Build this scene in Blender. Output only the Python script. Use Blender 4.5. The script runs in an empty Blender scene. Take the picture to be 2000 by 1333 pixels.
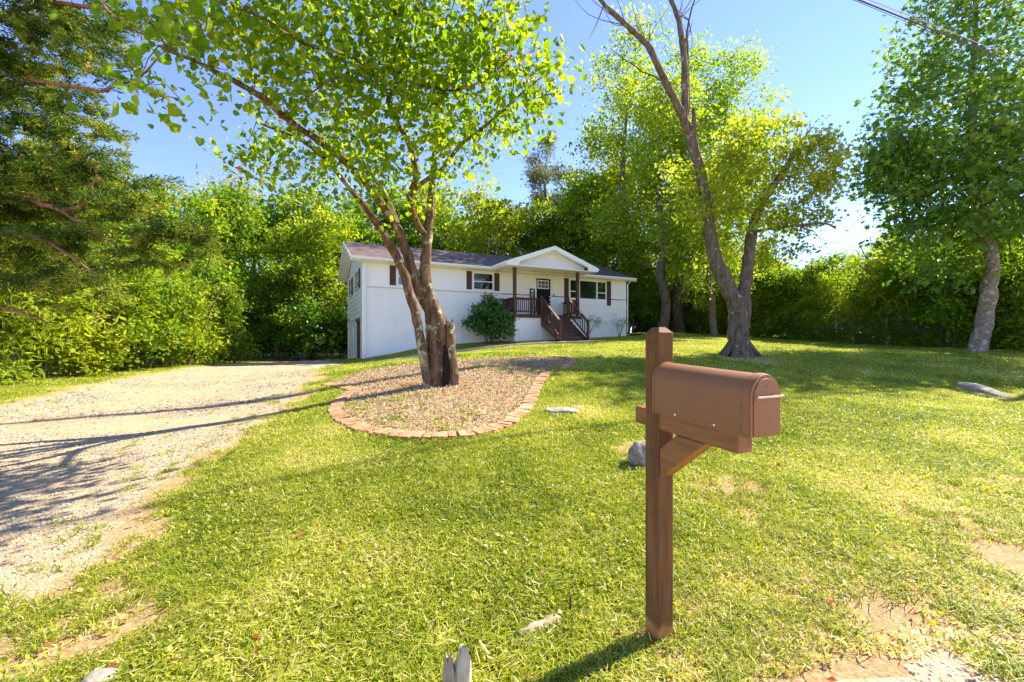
import bpy, math, random
import numpy as np
from mathutils import Vector

R = math.radians
rng = np.random.default_rng(7)
random.seed(7)
scene = bpy.context.scene
COL = scene.collection

# ------------------------------------------------------------------ camera, sky, sun, exposure
CAM_Z = 1.4
F = 850.0                      # focal length in photo pixels (photo 2000 px wide)
cd = bpy.data.cameras.new("camera"); cam = bpy.data.objects.new("camera", cd); COL.objects.link(cam)
cd.sensor_width = 36.0; cd.lens = F / 2000 * 36.0; cd.clip_start = 0.05; cd.clip_end = 2000
cam.location = (0, 0, CAM_Z); cam.rotation_euler = (R(90), 0, 0)
scene.camera = cam

SUN_EL = 43.0
SUN_H = (0.872, 0.489)         # horizontal direction towards the sun
w = bpy.data.worlds.new("World"); scene.world = w; w.use_nodes = True
nt = w.node_tree; bg = nt.nodes["Background"]
sky = nt.nodes.new("ShaderNodeTexSky"); sky.sky_type = 'NISHITA'; sky.sun_disc = False
sky.sun_elevation = R(SUN_EL)
sky.sun_rotation = math.atan2(SUN_H[0], SUN_H[1])
sky.air_density = 0.8; sky.dust_density = 0.0; sky.ozone_density = 4.0
tint = nt.nodes.new("ShaderNodeMixRGB"); tint.blend_type = 'MULTIPLY'; tint.inputs[0].default_value = 1.0; tint.inputs[2].default_value = (1.0, .895, 1.02, 1)
nt.links.new(sky.outputs[0], tint.inputs[1]); nt.links.new(tint.outputs[0], bg.inputs[0]); bg.inputs[1].default_value = 0.115
sd = bpy.data.lights.new("sun", 'SUN'); sun = bpy.data.objects.new("sun", sd); COL.objects.link(sun)
sd.energy = 4.6; sd.angle = R(0.5); sd.color = (1.0, 0.90, 0.74)
ce = math.cos(R(SUN_EL))
sv = Vector((SUN_H[0] * ce, SUN_H[1] * ce, math.sin(R(SUN_EL))))
sun.rotation_euler = sv.to_track_quat('Z', 'Y').to_euler()
scene.view_settings.view_transform = 'Standard'; scene.view_settings.look = 'None'
scene.view_settings.exposure = 1.75; scene.view_settings.gamma = 1.0
scene.render.engine = 'CYCLES'
cy = scene.cycles
cy.max_bounces = 7; cy.diffuse_bounces = 4; cy.glossy_bounces = 3; cy.transmission_bounces = 5
cy.transparent_max_bounces = 4; cy.caustics_reflective = False; cy.caustics_refractive = False
cy.use_denoising = True

# ------------------------------------------------------------------ small tools
UX, UY = 0.9006, 0.4347        # direction of the road and of the house front
YAW = math.atan2(UY, UX)
HX, HY = -6.92, 20.5           # front left corner of the house

def HW(a, b):                  # house frame -> world
    return (HX + UX * a - UY * b, HY + UY * a + UX * b)

def P(px, py, Z):              # a point at real depth Z
    return np.array([(px - 1000) / F * Z, Z, CAM_Z + (667 - py) / F * Z])

def tag(o, label=None, cat=None, group=None, kind=None):
    if label: o["label"] = label
    if cat: o["category"] = cat
    if group: o["group"] = group
    if kind: o["kind"] = kind
    return o

def empty(name, loc=(0, 0, 0), rz=0.0):
    o = bpy.data.objects.new(name, None); COL.objects.link(o)
    o.location = loc; o.rotation_euler = (0, 0, rz); o.empty_display_size = 0.2
    return o

def np_mesh(name, verts, faces, mat, parent=None, attrs=None, smooth=False, face_mats=None):
    """faces: list of int arrays (n,k) ; attrs: dict name->per-vertex float array or (n,3)"""
    me = bpy.data.meshes.new(name)
    verts = np.asarray(verts, dtype=np.float32)
    if not isinstance(faces, list) or (len(faces) and not isinstance(faces[0], np.ndarray)):
        faces = [np.asarray(faces)]
    faces = [f for f in faces if len(f)]
    me.vertices.add(len(verts)); me.vertices.foreach_set("co", verts.ravel())
    tot = np.concatenate([np.full(len(f), f.shape[1], np.int32) for f in faces])
    loops = np.concatenate([f.ravel() for f in faces]).astype(np.int32)
    starts = np.concatenate([[0], np.cumsum(tot)[:-1]]).astype(np.int32)
    me.loops.add(len(loops)); me.loops.foreach_set("vertex_index", loops)
    me.polygons.add(len(tot)); me.polygons.foreach_set("loop_start", starts); me.polygons.foreach_set("loop_total", tot)
    me.polygons.foreach_set("use_smooth", np.full(len(tot), smooth))
    if attrs:
        for k, v in attrs.items():
            v = np.asarray(v, dtype=np.float32)
            if v.ndim == 1:
                at = me.attributes.new(k, 'FLOAT', 'POINT'); at.data.foreach_set("value", v)
            else:
                at = me.attributes.new(k, 'FLOAT_VECTOR', 'POINT'); at.data.foreach_set("vector", v.ravel())
    me.update(calc_edges=True); me.validate()
    if isinstance(mat, (list, tuple)):
        for m in mat: me.materials.append(m)
    else:
        me.materials.append(mat)
    o = bpy.data.objects.new(name, me); COL.objects.link(o)
    if parent is not None: o.parent = parent
    return o

class MB:
    """collects polygons of one mesh"""
    def __init__(s): s.v = []; s.f = []
    def poly(s, pts, faces):
        n = len(s.v); s.v += [tuple(p) for p in pts]; s.f += [tuple(i + n for i in f) for f in faces]; return s
    def box(s, x0, x1, y0, y1, z0, z1):
        return s.poly([(x0,y0,z0),(x1,y0,z0),(x1,y1,z0),(x0,y1,z0),(x0,y0,z1),(x1,y0,z1),(x1,y1,z1),(x0,y1,z1)],
                      [(0,3,2,1),(4,5,6,7),(0,1,5,4),(1,2,6,5),(2,3,7,6),(3,0,4,7)])
    def prism(s, prof, axis, c0, c1):
        """profile of 2D points extruded along axis ('x','y','z')"""
        n = len(prof)
        def mk(p, c):
            return {'x': (c, p[0], p[1]), 'y': (p[0], c, p[1]), 'z': (p[0], p[1], c)}[axis]
        pts = [mk(p, c0) for p in prof] + [mk(p, c1) for p in prof]
        fs = [tuple(range(n))[::-1], tuple(range(n, 2 * n))] + [(i, (i+1) % n, n + (i+1) % n, n + i) for i in range(n)]
        return s.poly(pts, fs)
    def tube(s, pts, rads, k=8, caps=True):
        pts = [Vector(p) for p in pts]
        if not isinstance(rads, (list, tuple)): rads = [rads] * len(pts)
        base = len(s.v); up = None
        for i, p in enumerate(pts):
            t = (pts[min(i+1, len(pts)-1)] - pts[max(i-1, 0)]).normalized()
            if up is None: up = t.orthogonal().normalized()
            up = (up - t * up.dot(t)).normalized(); sd_ = t.cross(up)
            for j in range(k):
                an = 2 * math.pi * j / k
                s.v.append(tuple(p + (up * math.cos(an) + sd_ * math.sin(an)) * rads[i]))
        for i in range(len(pts) - 1):
            for j in range(k):
                a = base + i * k + j; b = base + i * k + (j + 1) % k
                s.f.append((a, b, b + k, a + k))
        if caps:
            s.f.append(tuple(base + j for j in range(k))[::-1]); e = base + (len(pts) - 1) * k
            s.f.append(tuple(e + j for j in range(k)))
        return s
    def build(s, name, mat, parent=None, bevel=0.0, smooth=False):
        me = bpy.data.meshes.new(name); me.from_pydata(s.v, [], s.f); me.materials.append(mat); me.update()
        if smooth: me.polygons.foreach_set("use_smooth", [True] * len(me.polygons))
        o = bpy.data.objects.new(name, me); COL.objects.link(o)
        if parent is not None: o.parent = parent
        if bevel:
            bv = o.modifiers.new("b", 'BEVEL'); bv.width = bevel; bv.segments = 2; bv.limit_method = 'ANGLE'; bv.angle_limit = R(50)
        return o

# value noise on numpy arrays
def _hash(i, j, k, seed):
    h = (i * 374761393 + j * 668265263 + k * 2147483647 + seed * 1274126177) & 0xffffffff
    h = ((h ^ (h >> 13)) * 1274126177) & 0xffffffff
    return ((h ^ (h >> 16)) & 0xffff) / 65535.0
def vnoise(x, y, scale=1.0, seed=0, octv=1):
    x = np.asarray(x, float); y = np.asarray(y, float)
    tot = 0.0; amp = 1.0; nrm = 0.0
    for o in range(octv):
        xs = x / scale * 2 ** o; ys = y / scale * 2 ** o
        i = np.floor(xs).astype(np.int64); j = np.floor(ys).astype(np.int64)
        fx = xs - i; fy = ys - j; fx = fx * fx * (3 - 2 * fx); fy = fy * fy * (3 - 2 * fy)
        s_ = seed + o * 17
        v = (_hash(i, j, 0, s_) * (1-fx) + _hash(i+1, j, 0, s_) * fx) * (1-fy) + (_hash(i, j+1, 0, s_) * (1-fx) + _hash(i+1, j+1, 0, s_) * fx) * fy
        tot = tot + v * amp; nrm += amp; amp *= 0.5
    return tot / nrm

# ------------------------------------------------------------------ materials
def new_mat(name):
    m = bpy.data.materials.new(name); m.use_nodes = True; n = m.node_tree
    return m, n, n.nodes["Principled BSDF"]
def nd(n, t, **kw):
    x = n.nodes.new(t)
    for k, v in kw.items(): setattr(x, k, v)
    return x
def ramp(n, fac, stops, interp='LINEAR'):
    r = nd(n, "ShaderNodeValToRGB"); r.color_ramp.interpolation = interp
    el = r.color_ramp.elements
    while len(el) > 1: el.remove(el[0])
    for i, (p, c) in enumerate(stops):
        e = el[0] if i == 0 else el.new(p)
        e.position = p; e.color = (c[0], c[1], c[2], 1)
    n.links.new(fac, r.inputs[0]); return r.outputs[0]
def noise(n, scale, detail=4, rough=0.6, coord='Object', vec=None, stretch=None):
    t = nd(n, "ShaderNodeTexNoise"); t.inputs["Scale"].default_value = scale
    t.inputs["Detail"].default_value = detail; t.inputs["Roughness"].default_value = rough
    if vec is None:
        tc = nd(n, "ShaderNodeTexCoord"); vec = tc.outputs[coord]
    if stretch:
        mp = nd(n, "ShaderNodeMapping"); mp.inputs["Scale"].default_value = stretch
        n.links.new(vec, mp.inputs[0]); vec = mp.outputs[0]
    n.links.new(vec, t.inputs["Vector"]); return t.outputs["Fac"]
def mixc(n, fac, a, b, mode='MIX'):
    m = nd(n, "ShaderNodeMixRGB", blend_type=mode)
    for i, v in ((0, fac), (1, a), (2, b)):
        if hasattr(v, "is_linked") or hasattr(v, "links"): n.links.new(v, m.inputs[i])
        elif i == 0: m.inputs[0].default_value = v
        else: m.inputs[i].default_value = (v[0], v[1], v[2], 1)
    return m.outputs[0]
def bump(n, bsdf, h, strength=0.5, dist=0.01):
    b = nd(n, "ShaderNodeBump"); b.inputs["Strength"].default_value = strength; b.inputs["Distance"].default_value = dist
    n.links.new(h, b.inputs["Height"]); n.links.new(b.outputs[0], bsdf.inputs["Normal"])
def attr(n, name):
    a = nd(n, "ShaderNodeAttribute"); a.attribute_name = name; return a.outputs["Fac"]

def simple(name, c1, c2, scale=6, rough=0.7, b=0.0, stretch=None, spec=0.3, dist=0.004, detail=5):
    m, n, p = new_mat(name)
    f = noise(n, scale, detail, 0.65, stretch=stretch)
    n.links.new(ramp(n, f, [(0.3, c1), (0.7, c2)]), p.inputs["Base Color"])
    p.inputs["Roughness"].default_value = rough; p.inputs["Specular IOR Level"].default_value = spec
    if b: bump(n, p, f, b, dist)
    return m

def leaf_mat(name, stops, trans=0.5, rough=0.5, spec=0.25, tint=(1.38, 1.2, 0.42)):
    m, n, p = new_mat(name)
    v = attr(n, "var")
    oi = nd(n, "ShaderNodeObjectInfo")
    col = ramp(n, v, stops)
    hs = nd(n, "ShaderNodeHueSaturation")
    mr = nd(n, "ShaderNodeMapRange"); n.links.new(oi.outputs["Random"], mr.inputs[0]); mr.inputs[3].default_value = 0.485; mr.inputs[4].default_value = 0.515
    n.links.new(mr.outputs[0], hs.inputs["Hue"]); n.links.new(col, hs.inputs["Color"])
    col = hs.outputs[0]
    n.links.new(col, p.inputs["Base Color"]); p.inputs["Roughness"].default_value = rough
    p.inputs["Specular IOR Level"].default_value = spec
    tr = nd(n, "ShaderNodeBsdfTranslucent")
    tc = mixc(n, 1.0, col, tint, 'MULTIPLY'); n.links.new(tc, tr.inputs[0])
    mx = nd(n, "ShaderNodeMixShader"); mx.inputs[0].default_value = trans
    n.links.new(p.outputs[0], mx.inputs[1]); n.links.new(tr.outputs[0], mx.inputs[2])
    n.links.new(mx.outputs[0], n.nodes["Material Output"].inputs[0])
    return m

M = {}
M['leaf_redbud'] = leaf_mat("leaf_redbud", [(0, (.08, .18, .012)), (.5, (.20, .34, .016)), (.9, (.38, .46, .022)), (.985, (.46, .46, .04)), (1, (.65, .10, .02))], .64)
M['leaf_bright'] = leaf_mat("leaf_bright", [(0, (.09, .18, .012)), (.6, (.24, .35, .016)), (1, (.42, .48, .04))], .6)
M['leaf_lime'] = leaf_mat("leaf_lime", [(0, (.14, .24, .02)), (.6, (.30, .40, .025)), (1, (.42, .50, .07))], .6, tint=(1.28, 1.24, .45))
M['leaf_mid'] = leaf_mat("leaf_mid", [(0, (.055, .14, .014)), (.6, (.16, .28, .016)), (1, (.32, .42, .035))], .58)
M['leaf_wood'] = leaf_mat("leaf_wood", [(0, (.05, .13, .015)), (.6, (.14, .28, .018)), (1, (.30, .42, .04))], .58)
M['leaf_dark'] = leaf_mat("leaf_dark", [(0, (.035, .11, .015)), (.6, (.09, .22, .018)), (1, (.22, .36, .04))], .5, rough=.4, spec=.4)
M['leaf_broad'] = leaf_mat("leaf_broad", [(0, (.05, .15, .03)), (.6, (.13, .27, .035)), (1, (.32, .46, .06))], .52, rough=.38, spec=.45)
M['leaf_pine'] = leaf_mat("leaf_pine", [(0, (.08, .13, .07)), (.7, (.17, .23, .13)), (1, (.26, .22, .14))], .3)
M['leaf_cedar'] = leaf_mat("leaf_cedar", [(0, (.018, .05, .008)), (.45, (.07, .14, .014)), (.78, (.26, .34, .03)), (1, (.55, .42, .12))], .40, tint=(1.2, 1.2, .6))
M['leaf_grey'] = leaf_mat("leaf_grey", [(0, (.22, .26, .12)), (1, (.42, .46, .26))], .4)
M['leaf_shrub'] = leaf_mat("leaf_shrub", [(0, (.03, .09, .02)), (.7, (.08, .19, .03)), (1, (.26, .36, .06))], .4, rough=.35, spec=.5)
M['grass'] = leaf_mat("grass", [(0, (.09, .14, .010)), (.43, (.29, .35, .016)), (.73, (.49, .50, .045)), (.9, (.58, .49, .19)), (1, (.74, .60, .36))], .45, rough=.45, spec=.4, tint=(1.2, 1.2, .5))
M['weed'] = leaf_mat("weed", [(0, (.16, .24, .015)), (1, (.40, .46, .05))], .4, rough=.4, spec=.45)
M['dead_leaf'] = leaf_mat("dead_leaf", [(0, (.20, .05, .025)), (.5, (.42, .13, .04)), (1, (.56, .33, .13))], .3)

def bark(name, dark, mid, lichen, lich=0.5, scale=9, stretch=(1, 1, .35), strength=.9):
    m, n, p = new_mat(name)
    a = noise(n, scale, 8, .7, stretch=stretch)
    b_ = noise(n, 4.5, 5, .6)
    c = ramp(n, a, [(.32, dark), (.62, mid)])
    k = ramp(n, b_, [(1 - lich - .03, (0, 0, 0)), (1 - lich + .03, (1, 1, 1))])
    c = mixc(n, k, c, lichen)
    n.links.new(c, p.inputs["Base Color"]); p.inputs["Roughness"].default_value = .9; p.inputs["Specular IOR Level"].default_value = .15
    bump(n, p, a, strength, .03)
    return m
M['bark_redbud'] = bark("bark_redbud", (.028, .015, .009), (.20, .128, .074), (.34, .35, .22), .42, 13, (1, 1, .3), 1.0)
M['bark_grey'] = bark("bark_grey", (.045, .032, .02), (.20, .155, .11), (.30, .29, .21), .36, 13, (1, 1, .16), 1.0)
M['bark_pale'] = bark("bark_pale", (.13, .09, .065), (.30, .24, .18), (.40, .37, .30), .42, 9, (1, 1, 1.2), .7)
M['bark_dark'] = bark("bark_dark", (.05, .035, .025), (.16, .12, .09), (.25, .24, .2), .35)
M['bark_cedar'] = bark("bark_cedar", (.12, .05, .03), (.36, .19, .11), (.4, .3, .2), .3, 12, (1, 1, .2))
M['heartwood'] = bark("heartwood", (.10, .05, .025), (.30, .19, .11), (.42, .30, .20), .42, 14, (1, 1, .15))

# painted brick
def brick_mat():
    m, n, p = new_mat("painted_brick")
    tc = nd(n, "ShaderNodeTexCoord"); sp = nd(n, "ShaderNodeSeparateXYZ"); n.links.new(tc.outputs["Object"], sp.inputs[0])
    ad = nd(n, "ShaderNodeMath", operation='ADD'); n.links.new(sp.outputs[0], ad.inputs[0]); n.links.new(sp.outputs[1], ad.inputs[1])
    cb = nd(n, "ShaderNodeCombineXYZ"); n.links.new(ad.outputs[0], cb.inputs[0]); n.links.new(sp.outputs[2], cb.inputs[1])
    br = nd(n, "ShaderNodeTexBrick"); n.links.new(cb.outputs[0], br.inputs["Vector"])
    br.inputs["Scale"].default_value = 1.0; br.inputs["Brick Width"].default_value = .205; br.inputs["Row Height"].default_value = .073
    br.inputs["Mortar Size"].default_value = .008; br.inputs["Mortar Smooth"].default_value = .3
    br.inputs["Color1"].default_value = (.87, .87, .86, 1); br.inputs["Color2"].default_value = (.90, .90, .89, 1); br.inputs["Mortar"].default_value = (.78, .78, .78, 1)
    f = noise(n, 1.3, 5); c = mixc(n, .18, br.outputs["Color"], ramp(n, f, [(.3, (.62, .60, .56)), (.7, (.9, .9, .9))]))
    n.links.new(c, p.inputs["Base Color"]); p.inputs["Roughness"].default_value = .6
    inv = nd(n, "ShaderNodeMath", operation='SUBTRACT'); inv.inputs[0].default_value = 1; n.links.new(br.outputs["Fac"], inv.inputs[1])
    bump(n, p, inv.outputs[0], .5, .006)
    return m
M['brick_wall'] = brick_mat()
M['white_paint'] = simple("white_paint", (.84, .83, .79), (.88, .87, .84), 3, .5)
M['trim'] = simple("white_trim", (.80, .80, .78), (.86, .86, .84), 4, .4, spec=.4)
M['siding'] = simple("pale_siding", (.74, .76, .66), (.80, .81, .73), 2, .5)
M['stain'] = simple("brown_stained_wood", (.050, .022, .013), (.11, .048, .028), 5, .55, .3, (1, 1, .2), .35)
M['shutter'] = simple("brown_shutter", (.06, .028, .017), (.10, .046, .030), 8, .6, .2, (1, 1, .3))
M['door_dark'] = simple("black_door_paint", (.006, .006, .009), (.010, .010, .014), 3, .6, spec=.15)
M['black'] = simple("black_metal", (.012, .012, .012), (.02, .02, .02), 8, .4)
M['letter'] = simple("white_letter_paint", (.80, .80, .78), (.86, .86, .84), 8, .5)
M['concrete'] = simple("concrete", (.50, .40, .29), (.68, .58, .44), 5, .9, .4)
M['metal'] = simple("galvanised_metal", (.35, .36, .36), (.5, .5, .5), 12, .35, spec=.6)
M['silver'] = simple("zinc_screw", (.7, .7, .7), (.8, .8, .8), 10, .25, spec=.8)
M['cable'] = simple("cable", (.05, .04, .035), (.10, .08, .07), 10, .6)
M['cable_pale'] = simple("pale_cable", (.45, .33, .27), (.60, .46, .38), 10, .5)
M['rust'] = simple("rusty_steel", (.06, .03, .02), (.14, .07, .04), 40, .8)
M['rock'] = simple("grey_stone", (.12, .09, .06), (.42, .36, .28), 9, .9, .8, dist=.02)
M['rock_pale'] = simple("pale_stone", (.16, .13, .10), (.44, .38, .30), 12, .9, .7, dist=.015)
M['dead_wood'] = simple("bleached_wood", (.28, .18, .10), (.78, .66, .48), 22, .9, .9, (1, 1, .10), dist=.01)
M['dead_log'] = simple("weathered_log", (.16, .11, .07), (.44, .36, .25), 16, .9, .9, (1, 1, 1), dist=.01)
def roof_mat():
    m, n, p = new_mat("asphalt_shingle")
    tc = nd(n, "ShaderNodeTexCoord"); br = nd(n, "ShaderNodeTexBrick"); n.links.new(tc.outputs["Object"], br.inputs["Vector"])
    br.inputs["Scale"].default_value = 1; br.inputs["Brick Width"].default_value = .30; br.inputs["Row Height"].default_value = .13
    br.inputs["Mortar Size"].default_value = .006; br.inputs["Bias"].default_value = 0
    br.inputs["Color1"].default_value = (.092, .066, .060, 1); br.inputs["Color2"].default_value = (.185, .14, .125, 1); br.inputs["Mortar"].default_value = (.05, .04, .045, 1)
    f = noise(n, 1.5, 6); c = mixc(n, .35, br.outputs["Color"], ramp(n, f, [(.3, (.06, .048, .048)), (.7, (.22, .165, .15))]))
    n.links.new(c, p.inputs["Base Color"]); p.inputs["Roughness"].default_value = .95; p.inputs["Specular IOR Level"].default_value = .08
    bump(n, p, noise(n, 90, 3), .4, .004)
    return m
M['roof'] = roof_mat()
def glass_mat():
    m, n, p = new_mat("window_glass")
    p.inputs["Base Color"].default_value = (.012, .016, .014, 1); p.inputs["Roughness"].default_value = .03
    p.inputs["IOR"].default_value = 1.9; p.inputs["Specular IOR Level"].default_value = .6
    bump(n, p, noise(n, 2.2, 1), .05, .02)
    return m
M['glass'] = glass_mat()
def wood_post():
    m, n, p = new_mat("stained_post_wood")
    a = noise(n, 26, 8, .7, stretch=(1, 1, .06)); b_ = noise(n, 4, 5, .65)
    c = ramp(n, a, [(.3, (.09, .04, .015)), (.55, (.18, .085, .030)), (.75, (.27, .14, .048))])
    c = mixc(n, ramp(n, b_, [(.45, (0, 0, 0)), (.62, (.55, .55, .55))]), c, (.10, .042, .028))
    # worn, unstained wood near the ground
    tc = nd(n, "ShaderNodeTexCoord"); sp = nd(n, "ShaderNodeSeparateXYZ"); n.links.new(tc.outputs["Object"], sp.inputs[0])
    mr = nd(n, "ShaderNodeMapRange"); n.links.new(sp.outputs[2], mr.inputs[0]); mr.inputs[1].default_value = .16; mr.inputs[2].default_value = .02
    mu = nd(n, "ShaderNodeMath", operation='MULTIPLY'); n.links.new(mr.outputs[0], mu.inputs[0]); n.links.new(noise(n, 14, 6), mu.inputs[1])
    c = mixc(n, ramp(n, mu.outputs[0], [(.33, (0, 0, 0)), (.45, (1, 1, 1))]), c, (.44, .20, .06))
    n.links.new(c, p.inputs["Base Color"]); p.inputs["Roughness"].default_value = .75; p.inputs["Specular IOR Level"].default_value = .2
    bump(n, p, a, .5, .005)
    return m
M['post'] = wood_post()
M['arm'] = simple("stained_arm_wood", (.13, .05, .018), (.33, .14, .042), 22, .5, .35, (1, .08, 1), .4)
def mailbox_mat():
    m, n, p = new_mat("brown_painted_metal")
    f = noise(n, 3, 6); g = noise(n, 160, 2)
    c = ramp(n, f, [(.3, (.215, .092, .034)), (.7, (.25, .112, .044))])
    c = mixc(n, ramp(n, noise(n, 28, 7, .75), [(.66, (0, 0, 0)), (.72, (.35, .35, .35))]), c, (.36, .22, .15))
    n.links.new(c, p.inputs["Base Color"]); p.inputs["Roughness"].default_value = .5; p.inputs["Specular IOR Level"].default_value = .35
    bump(n, p, g, .08, .001)
    return m
M['mailbox'] = mailbox_mat()
M['brick'] = None
def edging_brick():
    m, n, p = new_mat("terracotta_brick")
    oi = nd(n, "ShaderNodeObjectInfo"); a = noise(n, 18, 6)
    c = ramp(n, oi.outputs["Random"], [(0, (.32, .12, .05)), (.5, (.43, .18, .08)), (1, (.52, .27, .15))])
    c = mixc(n, ramp(n, a, [(.42, (0, 0, 0)), (.72, (.75, .75, .75))]), c, (.44, .31, .19))
    n.links.new(c, p.inputs["Base Color"]); p.inputs["Roughness"].default_value = .95; bump(n, p, a, .6, .008)
    return m
M['brick'] = edging_brick()

# ------------------------------------------------------------------ terrain
ctrl = [  # x, y, z
 (.69, 2.03, -.03), (.69, 2.3, -.01), (.9, 1.8, -.03), (.4, 2.0, -.03), (0, 1.79, 0), (-2.1, 1.75, -.05), (2.1, 1.79, 0), (0, -3, -.1), (-6, -3, -.15), (6, -3, -.05),
 (-4.2, 3.6, 0.0), (-2.0, 3.6, .10), (1.5, 4.5, .20), (-.9, 5.0, .30), (-1.33, 8.2, .60), (.75, 6.56, .37), (-3.2, 6.9, .28), (-2.2, 6.2, .34),
 (-4.4, 8.0, .28), (-5.6, 9.6, .33), (-8.3, 8.6, .20), (-10.1, 8.8, .2), (-13, 14, .33), (-18, 10, .25), (-20, 30, .3), (-14, 20, .35), (-10, 30, .22),
 (-9.3, 20.7, .43), (-8.2, 17, .40), (-7.2, 13.5, .42), (-5, 13, .62), (-3, 14, .85), (0, 14, 1.0), (3, 14, .98), (7.28, 14, .906), (10, 10.5, .30), (6, 6, .2), (10, 5, .05), (5.9, 9, .46),
 (14, 13, .62), (19.2, 18, .955), (19.8, 23, 1.18), (25, 18, 1.0), (30, 12, .6), (25, 5, .2), (10, 20, 1.25), (14, 22, 1.2), (10.4, 30, 2.0), (13, 32, 1.9),
 HW(0, 0) + (.60,), HW(2.57, 0) + (1.07,), HW(5.62, 0) + (1.32,), HW(7.04, -1.63) + (1.37,), HW(9.4, -3.4) + (1.39,), HW(15.64, 0) + (1.72,), HW(12, -1) + (1.52,),
 HW(0, 3) + (.38,), HW(0, 6.7) + (.21,), HW(-2.5, 3) + (.36,), HW(-.9, -1.6) + (.34,), HW(.6, -1.4) + (.52,), HW(3, -1.8) + (.84,), HW(5.6, -2.6) + (1.17,), HW(17, 4) + (1.9,), HW(15, 9) + (1.9,), HW(5, 9) + (1.0,),
 HW(2, -4.5) + (.80,), HW(6, -6) + (1.15,),
 (-60, 60, .5), (0, 60, 2.0), (60, 60, 3), (-60, 0, 0), (60, 0, .2), (-60, -40, -.5), (60, -40, -.5), (0, -40, -.5), (30, 40, 2.2), (-30, 45, .6),
]
ctrl = np.array(ctrl, float)
def _U(r2): return np.where(r2 > 0, r2 * np.log(r2 + 1e-12), 0.0)
_n = len(ctrl); _A = np.zeros((_n + 3, _n + 3))
_d = ((ctrl[:, None, :2] - ctrl[None, :, :2]) ** 2).sum(-1)
_A[:_n, :_n] = _U(_d) + np.eye(_n) * 0.6
_A[:_n, _n] = 1; _A[:_n, _n+1:] = ctrl[:, :2]; _A[_n, :_n] = 1; _A[_n+1:, :_n] = ctrl[:, :2].T
_w = np.linalg.solve(_A, np.concatenate([ctrl[:, 2], [0, 0, 0]]))
def terr(x, y):
    x = np.atleast_1d(np.asarray(x, float)); y = np.atleast_1d(np.asarray(y, float))
    sh = x.shape; xc = np.clip(x.ravel(), -60, 60); yc = np.clip(y.ravel(), -40, 60)
    out = np.empty(len(xc))
    for s in range(0, len(xc), 20000):
        X = xc[s:s+20000]; Y = yc[s:s+20000]
        d = (X[:, None] - ctrl[None, :, 0]) ** 2 + (Y[:, None] - ctrl[None, :, 1]) ** 2
        out[s:s+20000] = _U(d) @ _w[:_n] + _w[_n] + _w[_n+1] * X + _w[_n+2] * Y
    out += (vnoise(xc, yc, .8, 3, 2) - .5) * .035
    return out.reshape(sh)
def tz(x, y): return float(terr(x, y)[0])
def G(px, py):
    """where a line of sight meets the ground"""
    Z = np.concatenate([np.arange(1.0, 12, .02), np.arange(12, 60, .05)])
    X = (px - 1000) / F * Z; zr = CAM_Z + (667 - py) / F * Z
    d = zr - terr(X, Z); k = np.where(d < 0)[0]
    i = k[0] if len(k) else np.argmin(np.abs(d[Z > 10])) + int((Z <= 10).sum())
    return (float(X[i]), float(Z[i]))
def inpoly(x, y, poly):
    x = np.asarray(x); y = np.asarray(y); c = np.zeros(x.shape, bool); n = len(poly)
    for i in range(n):
        x1, y1 = poly[i]; x2, y2 = poly[(i + 1) % n]
        cond = ((y1 > y) != (y2 > y)) & (x < (x2 - x1) * (y - y1) / (y2 - y1 + 1e-12) + x1)
        c ^= cond
    return c
def sdist(x, y, poly):
    """signed distance to polygon, positive inside"""
    x = np.asarray(x, float); y = np.asarray(y, float); d = np.full(x.shape, 1e9); n = len(poly)
    for i in range(n):
        ax, ay = poly[i]; bx, by = poly[(i+1) % n]; dx, dy = bx-ax, by-ay
        t = np.clip(((x-ax)*dx + (y-ay)*dy) / (dx*dx + dy*dy + 1e-12), 0, 1)
        d = np.minimum(d, np.hypot(x-ax-t*dx, y-ay-t*dy))
    return np.where(inpoly(x, y, poly), d, -d)

drive_r = [G(*p) for p in ((628, 712), (606, 735), (565, 785), (520, 828), (440, 868), (370, 903), (300, 948), (245, 1000), (185, 1080), (110, 1150), (0, 1235))]
drive_l = [G(*p) for p in ((0, 797), (110, 772), (200, 750), (300, 733), (400, 716), (500, 709), (612, 703))]
DRIVE = drive_r + [(-2.7, 1.2), (-3.0, -3.5), (-24, -14), (-26, -2), (-16, 6.2)] + drive_l
BED = [G(*p) for p in ((655, 805), (662, 785), (690, 765), (640, 752), (700, 728), (800, 712), (950, 702), (1060, 697), (1110, 706), (1085, 717), (1060, 735), (1045, 755), (1035, 775), (1020, 800), (985, 828), (925, 846), (850, 852), (770, 848), (710, 836), (675, 822))]
SHOULDER = [(1.15 * 0 - 30 * UX, -30 * UY + .75), (40 * UX, 40 * UY + .95), (60, -10), (-60, -60)]
def road_s(x, y): return -UY * x + UX * y            # distance from the road

# ground grid: fine near the camera, coarse far away
def spaced(lo, hi, d0, g, dmax):
    out = [0.0]; d = d0
    while out[-1] < hi: out.append(out[-1] + d); d = min(d * g, dmax)
    neg = [0.0]; d = d0
    while neg[-1] > lo: neg.append(neg[-1] - d); d = min(d * g, dmax)
    return np.array(sorted(set(neg + out)))
gx = np.concatenate([[-400, -200, -110], np.arange(-70, -22, 2.5), np.arange(-22, -6, .16), np.arange(-6, 8, .07), np.arange(8, 26, .22), np.arange(26, 70, 2.5), [110, 200, 400]])
gy = np.concatenate([[-400, -200, -100], np.arange(-60, -4, 4), np.arange(-4, 1.2, .3), np.arange(1.2, 9, .07), np.arange(9, 26, .14), np.arange(26, 70, 2.5), [110, 200, 400]])
GX, GY = np.meshgrid(gx, gy); GZ = terr(GX, GY)
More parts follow.
